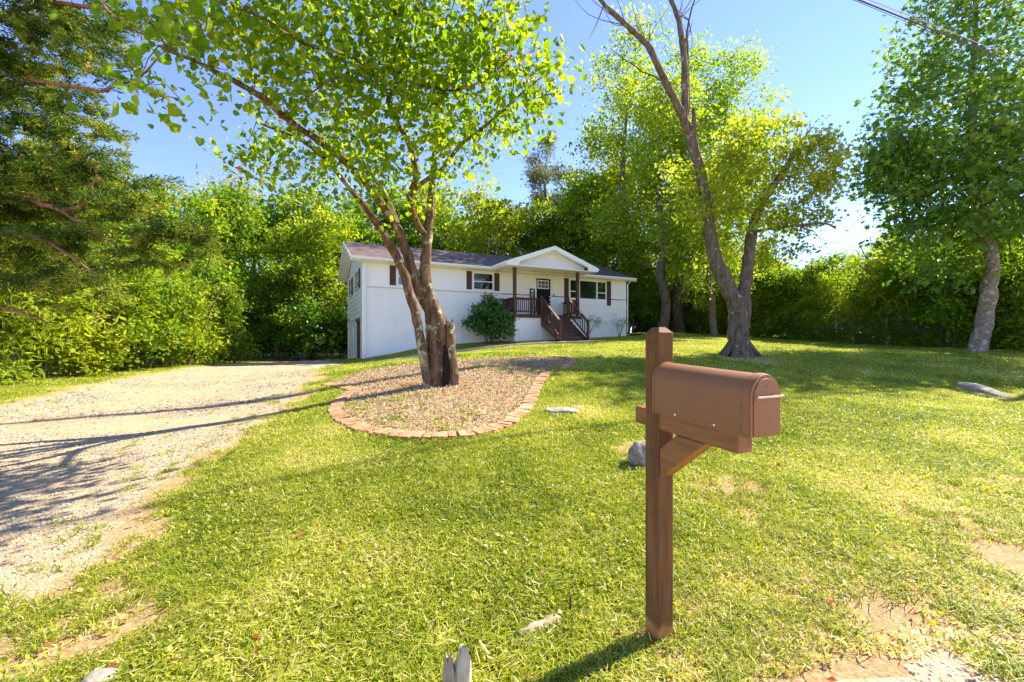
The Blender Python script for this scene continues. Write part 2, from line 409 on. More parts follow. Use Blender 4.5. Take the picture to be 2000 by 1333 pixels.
# masks
def grass_mask(x, y):
    """0 = bare ground, 1 = full lawn"""
    m = np.ones_like(x)
    sd_ = sdist(x, y, DRIVE); wob = (vnoise(x, y, .45, 5, 3) - .5)
    m *= np.clip((-sd_ + wob * .9 - .05) / .35, 0, 1)
    sb = sdist(x, y, BED); m *= np.clip((-sb + .06) / .1, 0, 1)
    rs = road_s(x, y) - .93 + wob * 1.5
    m *= np.where(x > .3, np.clip(rs / 1.0, 0, 1), 1)
    # thin, worn patches
    for (cx, cy_, r, k) in PATCHES:
        d = np.hypot(x - cx, y - cy_) / r + wob * 1.3
        m *= 1 - k * np.clip(1.25 - d, 0, 1)
    return m
def patch(px, py, r, k): g = G(px, py); return (g[0], g[1], r, k)
PATCHES = [patch(1330, 1110, .22, .6), patch(1420, 1140, .3, .55), patch(1780, 1180, .35, .7), patch(1600, 1230, .3, .6), patch(1450, 950, .4, .5), patch(70, 1290, .42, .95), patch(210, 1255, .2, .8), patch(330, 1165, .22, .6), patch(1100, 1060, .3, .35), patch(760, 1120, .3, .35), patch(900, 940, .5, .35), patch(1700, 960, .6, .4), patch(1880, 880, .5, .35), patch(1600, 1060, .4, .35), patch(620, 1040, .35, .4), patch(1420, 960, .5, .75), patch(1370, 1130, .28, .7), patch(1480, 1120, .25, .6), patch(1640, 1170, .35, .7), patch(1850, 1230, .45, .85), patch(1720, 1250, .3, .7),
           patch(1240, 885, .35, .8), patch(1300, 1255, .16, .8), patch(1560, 1280, .35, .6), patch(230, 1230, .18, .8), patch(150, 1290, .2, .8), patch(340, 1200, .2, .5), patch(700, 905, .8, .35),
           patch(1500, 655 + 50, .9, .5), patch(1170, 1010, .4, .3), patch(890, 1180, .2, .3), patch(1445, 700, .95, .9), patch(1950, 770, .5, .6), patch(540, 1150, .25, .4), patch(480, 1070, .3, .35), patch(1420, 1290, .3, .5)]
GM = grass_mask(GX, GY)
SD = sdist(GX, GY, DRIVE) + (vnoise(GX, GY, .35, 9, 3) - .5) * .35
RS = road_s(GX, GY) - .98 + (vnoise(GX, GY, .4, 21, 3) - .5) * .8
RS = np.where((GX > .6), RS, 1.0)
idx = np.arange(GX.size).reshape(GX.shape)
quads = np.stack([idx[:-1, :-1], idx[:-1, 1:], idx[1:, 1:], idx[1:, :-1]], -1).reshape(-1, 4)
def cellavg(a): return ((a[:-1, :-1] + a[:-1, 1:] + a[1:, 1:] + a[1:, :-1]) / 4).reshape(-1)
is_drive = cellavg(SD) > 0
is_road = (cellavg(RS) < 0) & ~is_drive & (cellavg(GX) < 40) & (cellavg(GY) < 20)
V = np.stack([GX.ravel(), GY.ravel(), GZ.ravel()], -1)
edge = np.clip(sdist(GX, GY, DRIVE) / 1.2, -1, 1).ravel() * .5 + .5
def sub(mask, name, mat):
    q = quads[mask]; u, inv = np.unique(q, return_inverse=True)
    return np_mesh(name, V[u], [inv.reshape(-1, 4)], mat, attrs={"grassy": GM.ravel()[u], "edge": edge[u]}, smooth=True)

def soil_mat():
    m, n, p = new_mat("lawn_soil")
    g = attr(n, "grassy"); a = noise(n, 3.0, 8, .7); b_ = noise(n, 45, 6, .75); c3 = noise(n, .45, 4)
    dirt = ramp(n, b_, [(.3, (.22, .12, .055)), (.5, (.42, .27, .13)), (.72, (.62, .46, .27))])
    thatch = ramp(n, b_, [(.3, (.05, .06, .01)), (.5, (.17, .17, .025)), (.72, (.46, .38, .14))])
    far = ramp(n, c3, [(.35, (.24, .30, .02)), (.65, (.36, .40, .035))])
    thatch = mixc(n, .35, thatch, far)
    c = mixc(n, ramp(n, g, [(.15, (0, 0, 0)), (.7, (1, 1, 1))]), dirt, thatch)
    n.links.new(c, p.inputs["Base Color"]); p.inputs["Roughness"].default_value = .95; p.inputs["Specular IOR Level"].default_value = .1
    bump(n, p, b_, .8, .02)
    return m
def gravel_mat(name, tan, k):
    m, n, p = new_mat(name)
    vo = nd(n, "ShaderNodeTexVoronoi"); vo.inputs["Scale"].default_value = 62; tc = nd(n, "ShaderNodeTexCoord"); n.links.new(tc.outputs["Object"], vo.inputs["Vector"])
    vb = nd(n, "ShaderNodeTexVoronoi"); vb.inputs["Scale"].default_value = 16; n.links.new(tc.outputs["Object"], vb.inputs["Vector"])
    e = attr(n, "edge"); a = noise(n, 1.1, 6, .65)
    sp = nd(n, "ShaderNodeSeparateColor"); n.links.new(vo.outputs["Color"], sp.inputs[0])
    st = ramp(n, sp.outputs[0], [(0, (.15, .125, .095)), (.5, (.275, .24, .19)), (1, (.41, .37, .30))])
    st = mixc(n, ramp(n, vo.outputs["Distance"], [(.35, (0, 0, 0)), (.6, (.6, .6, .6))]), st, (.20, .145, .095))
    dirt = ramp(n, noise(n, 6, 8, .7), [(.3, tan[0]), (.7, tan[1])])
    ad = nd(n, "ShaderNodeMath", operation='MULTIPLY_ADD'); n.links.new(a, ad.inputs[0]); ad.inputs[1].default_value = 1.5; n.links.new(e, ad.inputs[2])
    f = ramp(n, ad.outputs[0], [(k + .18, (0, 0, 0)), (k + .42, (1, 1, 1))])
    n.links.new(mixc(n, f, dirt, st), p.inputs["Base Color"]); p.inputs["Roughness"].default_value = .95; p.inputs["Specular IOR Level"].default_value = .1
    bump(n, p, vo.outputs["Distance"], .7, .012)
    return m
ground = sub(~is_drive & ~is_road, "ground", soil_mat()); tag(ground, kind="structure")
driveway = sub(is_drive, "driveway", gravel_mat("driveway_gravel", ((.36, .255, .14), (.47, .36, .225)), 1.0)); tag(driveway, kind="structure")
road = sub(is_road, "road", gravel_mat("road_gravel", ((.42, .29, .16), (.56, .43, .28)), .7)); tag(road, kind="structure")

# ------------------------------------------------------------------ walkway and small slab (concrete, draped)
def ribbon(name, pts, width, thick, mat, lift=.035):
    pts = np.array(pts); n = 60
    t = np.linspace(0, len(pts) - 1, n); xs = np.interp(t, range(len(pts)), pts[:, 0]); ys = np.interp(t, range(len(pts)), pts[:, 1])
    for _ in range(4):
        xs[1:-1] = (xs[:-2] + xs[1:-1] * 2 + xs[2:]) / 4; ys[1:-1] = (ys[:-2] + ys[1:-1] * 2 + ys[2:]) / 4
    dx, dy = np.gradient(xs), np.gradient(ys); L = np.hypot(dx, dy); nx, ny = -dy / L, dx / L
    zc = terr(xs, ys) + lift
    mb = MB()
    for i in range(n):
        for s, zz in ((-1, 0), (1, 0), (1, -thick), (-1, -thick)):
            mb.v.append((xs[i] + nx[i] * s * width / 2, ys[i] + ny[i] * s * width / 2, zc[i] + zz))
    for i in range(n - 1):
        a = i * 4
        for j in range(4): mb.f.append((a + j, a + (j + 1) % 4, a + 4 + (j + 1) % 4, a + 4 + j))
    mb.f.append((0, 1, 2, 3)); a = (n - 1) * 4; mb.f.append((a + 3, a + 2, a + 1, a))
    return mb.build(name, mat)
walk = ribbon("path", [HW(-1.35, -1.75), HW(.5, -1.65), HW(3, -1.9), HW(5.6, -2.75), HW(7.6, -3.65), HW(9.0, -3.95), HW(10.6, -3.95)], .95, .22, M['concrete']); tag(walk, kind="structure")
slab = ribbon("concrete_pad", [HW(-2.6, -1.4), HW(-1.4, -.6)], 1.3, .15, M['concrete'], .02); tag(slab, kind="structure")

# ------------------------------------------------------------------ house
house = empty("house", (HX, HY, 0), YAW)
tag(house, "white one-storey painted brick house with brown shutters, gabled porch and basement", "house")
L_, D_, EZ, RZ = 15.64, 7.0, 5.28, 6.76
OF, OL, OR_ = .47, .65, .35
# walls
mb = MB(); mb.box(0, L_, .0, .12, -.6, 3.935)            # lower brick, front
mb.box(L_ - .12, L_, .12, D_, -.6, 5.25); mb.box(0, L_, D_ - .12, D_, -.6, 5.25)
mb.build("wall", M['brick_wall'], house)
mb = MB(); mb.box(0, L_, .012, .13, 3.985, EZ); mb.build("upper_wall", M['white_paint'], house)
MB().box(-.02, 7.05, -.03, .02, 3.935, 3.985).build("water_table", simple("ledge_shadow_tan", (.56, .48, .39), (.64, .57, .48), 6), house); MB().box(11.15, L_ + .01, -.03, .02, 3.46, 3.53).build("water_table", M['white_paint'], house)  # left ledge has its shadow gap put into the tan colour
# left end: lower panel wall and clapboard siding above
def side_wall(z0, z1, y0, y1, mb): mb.box(-.10, 0.0, y0, y1, z0, z1)
for ga, gb in ((.12, 1.06), (3.0, D_)): mb = MB(); side_wall(-.6, 2.56, ga, gb, mb); mb.build("garage_wall", M['trim'], house)
mb = MB(); z = 2.62
def gable_y(zz):                                        # half extent under the rake
    if zz <= EZ: return 0.0, D_
    k = (zz - EZ) / (RZ - EZ) * (D_ / 2); return k, D_ - k
while z < RZ - .15:
    z1 = min(z + .24, RZ - .1); ya, yb = gable_y(z1)
    mb.poly([(-.125, ya, z), (-.125, yb, z), (-.098, yb, z1), (-.098, ya, z1), (0, ya, z), (0, yb, z), (0, yb, z1), (0, ya, z1)],
            [(0, 3, 2, 1), (4, 5, 6, 7), (0, 1, 5, 4), (3, 7, 6, 2), (0, 4, 7, 3), (1, 2, 6, 5)])
    z += .24
mb.build("siding", M['siding'], house)
mb = MB(); mb.box(-.14, 0, -.06, .0, -.6, EZ - .05); mb.box(-.14, -.08, 0.0, .12, -.6, EZ); mb.build("corner_board", M['trim'], house); MB().box(-.14, 0, D_, D_ + .06, -.6, EZ - .05).build("corner_board", M['trim'], house)
mb = MB(); mb.box(-.14, -.02, .12, D_, 2.56, 2.62); mb.build("sill_band", M['trim'], house)
# basement door opening: dark recessed door, and a second pale one
mb = MB(); mb.box(-.04, 0, 1.06, 3.0, -.4, 2.40); gd = mb.build("basement_door", M['stain'], house); tag(gd, "dark brown basement door at the left end")
mb = MB(); mb.box(-.12, -.03, 1.06, 3.0, 2.40, 2.56); mb.build("lintel", simple("weathered_lintel", (.12, .09, .06), (.2, .16, .11), 9), house)
mb = MB(); mb.box(-.125, -.10, 4.2, 5.1, 0, 2.1); mb.box(-.14, -.10, 4.12, 4.2, 0, 2.18); mb.box(-.14, -.10, 5.1, 5.18, 0, 2.18); mb.box(-.14, -.10, 4.2, 5.1, 2.1, 2.18); mb.build("side_door", M['trim'], house)
wl = MB(); wl.box(-.16, -.14, 6.35, 6.45, 2.52, 2.74); wl.tube([(-.15, 6.4, 2.66), (-.26, 6.4, 2.72), (-.32, 6.4, 2.66)], .013, 6); wl.tube([(-.32, 6.4, 2.70), (-.32, 6.4, 2.64), (-.32, 6.4, 2.50)], [.02, .075, .06], 8); wl.build("wall_lantern", M['black'], house)
# roof
mb = MB(); y0, y1, yr = -OF, D_ + OF, D_ / 2
zE = EZ + .02 - .0; th = .10
sl = (RZ - (EZ + .02)) / (yr - y0)
prof = [(y0, zE), (yr, RZ), (y1, zE), (y1, zE - th), (yr, RZ - th - .02), (y0, zE - th)]
mb.prism(prof, 'x', -OL, L_ + OR_)
roof = mb.build("roof", M['roof'], house)
for x0_, x1_ in ((-OL - .03, -OL), (L_ + OR_, L_ + OR_ + .03)):   # rake boards
    MB().prism([(y0 - .02, zE - .02), (yr, RZ - .02), (y1 + .02, zE - .02), (y1 + .02, zE - .24), (yr, RZ - .24), (y0 - .02, zE - .24)], 'x', x0_, x1_).build("rake_board", M['trim'], house)
def soffit(xa, xb): 
    mb = MB(); mb.box(xa, xb, y0, 0.0, zE - .17, zE - .13); mb.build("soffit", M['trim'], house)
soffit(-OL, L_ + OR_)
mb = MB()                                                 # sloped soffit under left rake
mb.prism([(y0 + .02, zE - .13), (yr, RZ - .13), (y1 - .02, zE - .13), (y1 - .02, zE - .20), (yr, RZ - .19), (y0 + .02, zE - .20)], 'x', -OL, -.128)
mb.build("soffit", M['trim'], house)
def gutter(xa, xb):
    mb = MB(); mb.prism([(y0 - .11, zE - .02), (y0 - .0, zE - .02), (y0 - .0, zE - .14), (y0 - .07, zE - .14), (y0 - .11, zE - .08)], 'x', xa, xb)
    mb.box(xa, xb, y0 - .0, y0 + .02, zE - .18, zE - .14); return mb.build("gutter", M['trim'], house)
gutter(-OL, 6.42); gutter(11.75, L_ + OR_)
mb = MB(); mb.tube([(.02, y0 - .04, zE - .14), (.02, -.2, 5.08), (.02, -.10, 4.95), (.02, -.10, .75)], .035, 6); mb.build("downspout", M['trim'], house)
mb = MB(); mb.tube([(L_ + .05, y0 - .04, zE - .14), (L_ + .05, -.15, 5.0), (L_ + .05, -.07, 4.9), (L_ + .05, -.07, 1.95)], .035, 6); mb.build("downspout", M['trim'], house)
mb = MB(); mb.tube([(13.3, 1.6, 6.0), (13.3, 1.6, 6.55), (13.36, 1.6, 6.62), (13.5, 1.6, 6.6), (13.55, 1.6, 6.53)], .02, 6); mb.build("vent_pipe", M['metal'], house)
# windows
def window(x0_, x1_, z0_, z1_, parts, y=0.012, side=False):
    f = MB(); t = .055
    def bx(xa, xb, ya, yb, za, zb):
        if side: f.box(-.125 - yb, -.125 - ya, xa, xb, za, zb)
        else: f.box(xa, xb, y - yb, y - ya, za, zb)
    o = .03
    bx(x0_, x1_, 0, o, z1_ - t, z1_); bx(x0_ - .03, x1_ + .03, 0, .055, z0_, z0_ + t); bx(x0_, x0_ + t, 0, o, z0_ + t, z1_ - t); bx(x1_ - t, x1_, 0, o, z0_ + t, z1_ - t)
    for kind, c in parts:
        if kind == 'v': bx(c - .045, c + .045, 0, o, z0_ + t, z1_ - t)
        else:
            zz, xa, xb = c; bx(xa, xb, 0, o - .006, zz - .025, zz + .025)
    fr = f.build("window", M['trim'], house)
    g = MB()
    if side: g.box(-.135, -.13, x0_ + t, x1_ - t, z0_ + t, z1_ - t)
    else: g.box(x0_ + t, x1_ - t, y - .010, y - .004, z0_ + t, z1_ - t)
    g.build("pane", M['glass'], fr)
def shutter(x0_, x1_, z0_, z1_, side=False):
    s = MB(); nb = 4; wd = (x1_ - x0_) / nb
    def bx(xa, xb, ya, yb, za, zb):
        if side: s.box(-.13 - yb, -.13 - ya, xa, xb, za, zb)
        else: s.box(xa, xb, .012 - yb, .012 - ya, za, zb)
    for i in range(nb): bx(x0_ + i * wd + .003, x0_ + (i + 1) * wd - .003, .004, .03, z0_, z1_)
    for zz in (z0_ + .12, z1_ - .2): bx(x0_ + .01, x1_ - .01, .03, .048, zz, zz + .08)
    s.build("shutter", M['shutter'], house)
window(1.49, 2.62, 4.09, 5.02, [('h', (4.55, 1.54, 2.57))]); shutter(1.13, 1.43, 4.1, 5.06); shutter(2.68, 2.98, 4.1, 5.06)
window(5.41, 6.57, 4.09, 5.02, [('h', (4.55, 5.46, 6.52))]); shutter(5.05, 5.35, 4.1, 5.06); shutter(6.63, 6.93, 4.1, 5.06)
window(11.42, 14.08, 3.58, 5.02, [('v', 12.1), ('v', 13.38), ('h', (4.32, 11.47, 12.06)), ('h', (4.32, 13.42, 14.03))]); shutter(11.05, 11.36, 3.56, 5.06); shutter(14.13, 14.44, 3.56, 5.06)
window(1.3, 2.1, 4.0, 4.95, [('h', (4.47, 1.35, 2.05))], side=True); shutter(.9, 1.22, 4.0, 4.97, True); shutter(2.18, 2.5, 4.0, 4.97, True)
window(4.7, 5.5, 4.0, 4.95, [('h', (4.47, 4.75, 5.45))], side=True); shutter(4.3, 4.62, 4.0, 4.97, True); shutter(5.58, 5.9, 4.0, 4.97, True)
# front door
mb = MB(); mb.box(9.2, 10.11, -.02, .011, 2.80, 4.93); fd = mb.build("door", M['door_dark'], house); tag(fd, "black front door with six small lights")
mb = MB(); mb.box(9.12, 9.197, -.03, .011, 2.78, 5.0); mb.box(10.113, 10.19, -.03, .011, 2.78, 5.0); mb.box(9.197, 10.113, -.03, .011, 4.933, 5.0); mb.build("door_frame", M['trim'], house)
mb = MB()
gx0, gx1, gz0, gz1 = 9.27, 10.0, 4.36, 4.84
mb.box(gx0, gx1, -.035, -.021, gz1 - .05, gz1); mb.box(gx0, gx1, -.035, -.021, gz0, gz0 + .05); mb.box(gx0, gx0 + .05, -.035, -.021, gz0 + .05, gz1 - .05); mb.box(gx1 - .05, gx1, -.035, -.021, gz0 + .05, gz1 - .05)
for k in (1, 2): xx = gx0 + (gx1 - gx0) * k / 3; mb.box(xx - .012, xx + .012, -.033, -.021, gz0 + .05, gz1 - .05)
mb.box(gx0 + .05, gx1 - .05, -.031, -.022, (gz0 + gz1) / 2 - .012, (gz0 + gz1) / 2 + .012)
mb.build("muntin", M['trim'], fd)
mb = MB(); mb.box(gx0 + .05, gx1 - .05, -.026, -.021, gz0 + .05, gz1 - .05); mb.build("pane", simple("dim_door_glass", (.03, .035, .03), (.10, .11, .08), 9, .25, spec=.3), fd)
mb = MB()
for xx in (9.3, 9.7):
    mb.box(xx, xx + .3, -.027, -.021, 3.0, 4.2)
mb.build("door_panel", M['door_dark'], fd)
for lz, lr in ((3.75, .03), (3.92, .028), (3.56, .022)): MB().tube([(10.04, -.02, lz), (10.04, -.07, lz)], lr, 10).build("doorknob" if lz == 3.75 else "lock", M['silver'], fd)
mb = MB(); mb.box(10.31, 10.36, -.02, .011, 3.95, 4.09); mb.build("doorbell", M['black'], house)
# porch
PB = -1.63; FZ = 2.78
mb = MB(); mb.box(7.04, 11.05, PB, -.002, .4, 2.60); mb.build("porch_base", M['brick_wall'], house)
mb = MB()
for i in range(27):
    x0_ = 7.0 + i * .151; mb.box(x0_, x0_ + .146, PB - .05, -.004, 2.735, 2.775)
mb.box(6.98, 11.1, PB - .075, PB - .052, 2.60, 2.775); mb.box(6.975, 6.998, PB - .05, -.004, 2.60, 2.775); mb.box(11.082, 11.105, PB - .05, -.004, 2.60, 2.775); mb.build("porch_deck", M['stain'], house)
for px_ in (7.0, 10.83):
    mb = MB(); mb.box(px_, px_ + .15, PB - .02, PB + .13, 2.777, 5.2); mb.build("porch_post", M['stain'], house, bevel=.006)
def rail(p0, p1, n, posts=(0, 0), h=.86, gap=.10):
    """railing between two points on the deck or down the steps"""
    mb = MB(); p0 = Vector(p0); p1 = Vector(p1); d = p1 - p0; hd = Vector((d.x, d.y, 0)).normalized(); s_ = Vector((-hd.y, hd.x, 0))
    def beam(q0, q1, wd, hh):
        pts = []
        for q in (q0, q1):
            for sx, sz in ((-1, 0), (1, 0), (1, 1), (-1, 1)): pts.append(q + s_ * sx * wd / 2 + Vector((0, 0, sz * hh)))
        mb.poly(pts, [(0, 1, 2, 3), (7, 6, 5, 4), (0, 4, 5, 1), (1, 5, 6, 2), (2, 6, 7, 3), (3, 7, 4, 0)])
    Z_ = Vector((0, 0, 1))
    beam(p0 + Z_ * (h - .04), p1 + Z_ * (h - .04), .13, .04)
    beam(p0 + Z_ * (h - .13), p1 + Z_ * (h - .13), .038, .088)
    beam(p0 + Z_ * gap, p1 + Z_ * gap, .038, .085)
    r_ = mb.build("railing", M['stain'], house)
    bl = MB()
    for i in range(n):
        q = p0 + d * ((i + .5) / n) + s_ * .03
        bl.poly([q + Vector((a_ * .018, b_ * .018, c_)) for a_, b_, c_ in ((-1,-1,gap),(1,-1,gap),(1,1,gap),(-1,1,gap),(-1,-1,h-.045),(1,-1,h-.045),(1,1,h-.045),(-1,1,h-.045))],
                [(0,3,2,1),(4,5,6,7),(0,1,5,4),(1,2,6,5),(2,3,7,6),(3,0,4,7)])
    bl.build("balusters", M['stain'], r_)
    return r_
rail((7.15, PB + .05, 2.777), (8.50, PB + .05, 2.777), 12)
rail((10.25, PB + .05, 2.777), (10.83, PB + .05, 2.777), 5)
rail((7.075, PB + .13, 2.777), (7.075, -.03, 2.777), 13)
rail((10.98, PB + .13, 2.777), (10.98, -.03, 2.777), 13)
# steps
SX0, SX1 = 8.58, 10.18; SY0, SY1 = PB - .08, PB - 1.85; ZB = 1.42
NS = 7
mb = MB()
for i in range(NS):
    zt = FZ - .005 - (FZ - ZB) * (i + 1) / (NS + 0.0) + .02
    ya = SY0 - (SY0 - SY1) * i / NS; yb = SY0 - (SY0 - SY1) * (i + 1) / NS
    mb.box(SX0, SX1, yb - .03, ya, zt - .04, zt); mb.box(SX0 + .01, SX1 - .01, ya - .03, ya - .01, zt, zt + (FZ - ZB) / NS - .045)
mb.build("steps", M['stain'], house)
mb = MB()
for sx in (SX0 - .045, SX1 + .005):
    MB().prism([(SY0, FZ - .18), (SY0, FZ - .55), (SY1 - .03, ZB - .12), (SY1 - .03, ZB + .05)], 'x', sx, sx + .04).build("stringer", M['stain'], house)
for sx in (SX0 - .02, SX1 + .02):
    x_ = sx - .045
    mb = MB(); mb.box(x_, x_ + .09, SY1 - .12, SY1 - .03, ZB - .25, ZB + 1.06); mb.build("newel_post", M['stain'], house, bevel=.006)
    mb = MB(); mb.box(x_, x_ + .09, SY0 - .01, SY0 + .078, 2.777, 3.66); mb.build("newel_post", M['stain'], house, bevel=.006)
    rail((sx, SY0 - .01, FZ - .03), (sx, SY1 - .03, ZB + .02), 9, h=.98, gap=.12)
# porch roof
AX, AZ, HWD, FB = 9.07, 6.30, 2.68, -2.22
zEp = 5.34
mb = MB(); th = .07
prof = [(AX - HWD, zEp), (AX, AZ), (AX + HWD, zEp), (AX + HWD, zEp - th), (AX, AZ - th), (AX - HWD, zEp - th)]
n_ = 6; ybk = [(-OF + (zEp - zE) / sl) + .05, (-OF + (AZ - zE) / sl), (-OF + (zEp - zE) / sl) + .05]
pts = [(p_[0], FB, p_[1]) for p_ in prof] + [(prof[i][0], ybk[i] if i < 3 else ybk[5 - i], prof[i][1]) for i in range(6)]
mb.poly(pts, [(0, 1, 7, 6), (1, 2, 8, 7), (5, 4, 1, 0), (4, 3, 2, 1), (2, 3, 9, 8), (0, 6, 11, 5), (3, 4, 10, 9), (4, 5, 11, 10)])
mb.build("porch_roof", M['roof'], house)
mb = MB()                                                # front rake boards with plumb-cut returns
mb.prism([(AX - HWD - .02, zEp + .01), (AX, AZ + .01), (AX, AZ - .20), (AX - HWD + .62, zEp - .0), (AX - HWD + .62, zEp - .21), (AX - HWD - .02, zEp - .21)], 'y', FB - .03, FB)
mb.prism([(AX + HWD + .02, zEp + .01), (AX + HWD + .02, zEp - .21), (AX + HWD - .62, zEp - .21), (AX + HWD - .62, zEp), (AX, AZ - .20), (AX, AZ + .01)], 'y', FB - .03, FB)
mb.build("rake_board", M['trim'], house)
mb = MB(); mb.prism([(AX - HWD + .5, 5.17), (AX + HWD - .5, 5.17), (AX + HWD - .5, zEp + .06), (AX, AZ - .09), (AX - HWD + .5, zEp + .06)], 'y', PB - .10, PB - .06); mb.build("gable_panel", M['white_paint'], house)
mb = MB(); mb.box(AX - HWD, AX + HWD, FB, PB - .10, zEp - .21, zEp - .17); mb.box(AX - HWD + .02, AX - HWD + .5, PB - .10, -OF, zEp - .21, zEp - .17); mb.box(AX + HWD - .5, AX + HWD - .02, PB - .10, -OF, zEp - .21, zEp - .17)
mb.box(AX - HWD + .5, AX + HWD - .5, PB - .06, -OF - .001, 5.17, 5.20)
mb.prism([(AX - HWD + .01, zEp - th - .004), (AX, AZ - th - .004), (AX + HWD - .01, zEp - th - .004), (AX + HWD - .01, zEp - th - .02), (AX, AZ - th - .02), (AX - HWD + .01, zEp - th - .02)], 'y', FB + .002, PB - .102); mb.build("porch_ceiling", M['white_paint'], house)
mb = MB(); mb.box(AX - HWD - .02, AX - HWD, FB, -OF - .06, zEp - .20, zEp - .01); mb.prism([(AX - HWD - .13, zEp - .02), (AX - HWD - .02, zEp - .02), (AX - HWD - .02, zEp - .14), (AX - HWD - .09, zEp - .14), (AX - HWD - .13, zEp - .08)], 'y', FB, -OF - .1)
mb.build("gutter", M['trim'], house)
mb = MB(); mb.box(AX + HWD, AX + HWD + .02, FB, -OF - .06, zEp - .20, zEp - .01); mb.prism([(AX + HWD + .13, zEp - .02), (AX + HWD + .02, zEp - .02), (AX + HWD + .02, zEp - .14), (AX + HWD + .09, zEp - .14), (AX + HWD + .13, zEp - .08)], 'y', FB, -OF - .1)
mb.build("gutter", M['trim'], house)
for xx in (8.35, 10.45):
    mb = MB(); mb.tube([(xx, PB + .45, 5.17), (xx, PB + .45, 5.10), (xx + .03, PB + .45, 5.04), (xx, PB + .45, 4.98)], .008, 5); mb.build("ceiling_hook", M['black'], house)
# rear side stair rail seen past the right end
rs = empty("deck_stair_railing", (*HW(L_ + .35, 3.6), 0), YAW); tag(rs, "brown wooden stair railing beyond the right end of the house", "railing")
zb_ = tz(*HW(L_ + .35, 3.6))
mb = MB()
for sy, zt in ((0, 2.5), (1.0, 3.0), (2.2, 3.6)): mb.box(-.04, .05, sy, sy + .09, zb_ - .3, zt)
mb.poly([(-.05, -.05, 2.5), (.06, -.05, 2.5), (.06, 2.3, 3.66), (-.05, 2.3, 3.66), (-.05, -.05, 2.55), (.06, -.05, 2.55), (.06, 2.3, 3.71), (-.05, 2.3, 3.71)], [(0,3,2,1),(4,5,6,7),(0,1,5,4),(1,2,6,5),(2,3,7,6),(3,0,4,7)])
mb.build("handrail", M['shutter'], rs)
mb = MB()
for i in range(12): yy = .15 + i * .17; zt = 2.5 + yy * .49; mb.box(-.02, .015, yy, yy + .035, zt - .85, zt)
mb.build("balusters", M['shutter'], rs)
# black downspout extension lying by the right corner
dp = MB(); g0 = HW(L_ + .15, -.15); pts = []
for k in range(7):
    x_, y_ = HW(L_ + .15 + k * .16, -.2 - .12 * math.sin(k * .6)); pts.append((x_, y_, tz(x_, y_) + .055))
dp.tube(pts, .05, 8); tag(dp.build("drain_pipe", M['black']), "black corrugated drain pipe lying by the right house corner", "pipe")

# welcome sign leaning on the wall, tall board with white capitals
sg = empty("welcome_sign", (*HW(8.93, -.14), FZ + .0), YAW); sg.rotation_euler = (R(-4.5), 0, YAW)
tag(sg, "tall narrow black board with white WELCOME letters leaning beside the front door", "sign")
SH = 1.56
mb = MB(); mb.box(-.155, .155, -.012, .012, 0, SH); mb.build("board", M['black'], sg, bevel=.003)
def serif_letter(ch, w_, h_):
    """slab letters from strokes; returns list of boxes/parallelograms in x,z around 0..w,0..h"""
    t = w_ * .20; s = w_ * .075; out = []
    def seg(x0, z0, x1, z1, tt=t):
        dx, dz = x1 - x0, z1 - z0; L = math.hypot(dx, dz); nx, nz = -dz / L * tt / 2, dx / L * tt / 2
        out.append([(x0 + nx, z0 + nz), (x1 + nx, z1 + nz), (x1 - nx, z1 - nz), (x0 - nx, z0 - nz)])
    def arc(cx, cz, rx, rz, a0, a1, n=14):
        pr = None
        for i in range(n + 1):
            a = R(a0 + (a1 - a0) * i / n); q = (cx + rx * math.cos(a), cz + rz * math.sin(a)); tt = t * (.55 + .55 * abs(math.cos(a)))
            if pr: seg(pr[0], pr[1], q[0], q[1], tt)
            pr = q
    def ser(x, z, l=.3): seg(x - w_ * l / 2, z, x + w_ * l / 2, z, s)
    T = h_ - s / 2; B = s / 2
    if ch == 'W':
        seg(.08*w_, h_, .30*w_, 0); seg(.30*w_, 0, .5*w_, h_*.95, t*.6); seg(.5*w_, h_*.95, .70*w_, 0); seg(.70*w_, 0, .92*w_, h_, t*.6); ser(.08*w_, T); ser(.92*w_, T); ser(.5*w_, T)
    elif ch == 'E':
        seg(.24*w_, 0, .24*w_, h_); seg(.1*w_, B, .86*w_, B, s); seg(.1*w_, T, .84*w_, T, s); seg(.24*w_, h_/2, .66*w_, h_/2, s); seg(.85*w_, 0, .85*w_, h_*.28, s); seg(.83*w_, h_, .83*w_, h_*.74, s); seg(.66*w_, h_*.4, .66*w_, h_*.6, s)
    elif ch == 'L':
        seg(.28*w_, 0, .28*w_, h_); ser(.28*w_, T, .36); seg(.12*w_, B, .86*w_, B, s); seg(.85*w_, 0, .85*w_, h_*.32, s)
    elif ch == 'C': arc(.54*w_, h_/2, .38*w_, h_*.45, 48, 312); seg(.82*w_, h_*.95, .82*w_, h_*.66, s)
    elif ch == 'O': arc(.5*w_, h_/2, .38*w_, h_*.45, 0, 360, 20)
    elif ch == 'M':
        seg(.15*w_, 0, .15*w_, h_, t*.6); seg(.15*w_, h_, .5*w_, h_*.12, t*.9); seg(.5*w_, h_*.12, .84*w_, h_, t*.6); seg(.84*w_, 0, .84*w_, h_); ser(.15*w_, B); ser(.84*w_, B); ser(.12*w_, T, .25); ser(.88*w_, T, .25)
    return out
mb = MB(); lw, lh = .165, .158
for i, ch in enumerate("WELCOME"):
    zt = SH - .07 - i * .208 - lh
    for q in serif_letter(ch, lw, lh):
        mb.prism([(x_ - lw / 2, z_ + zt) for x_, z_ in q], 'y', -.0165 - random.random() * .0015, -.0125)
mb.build("lettering", M['letter'], sg)

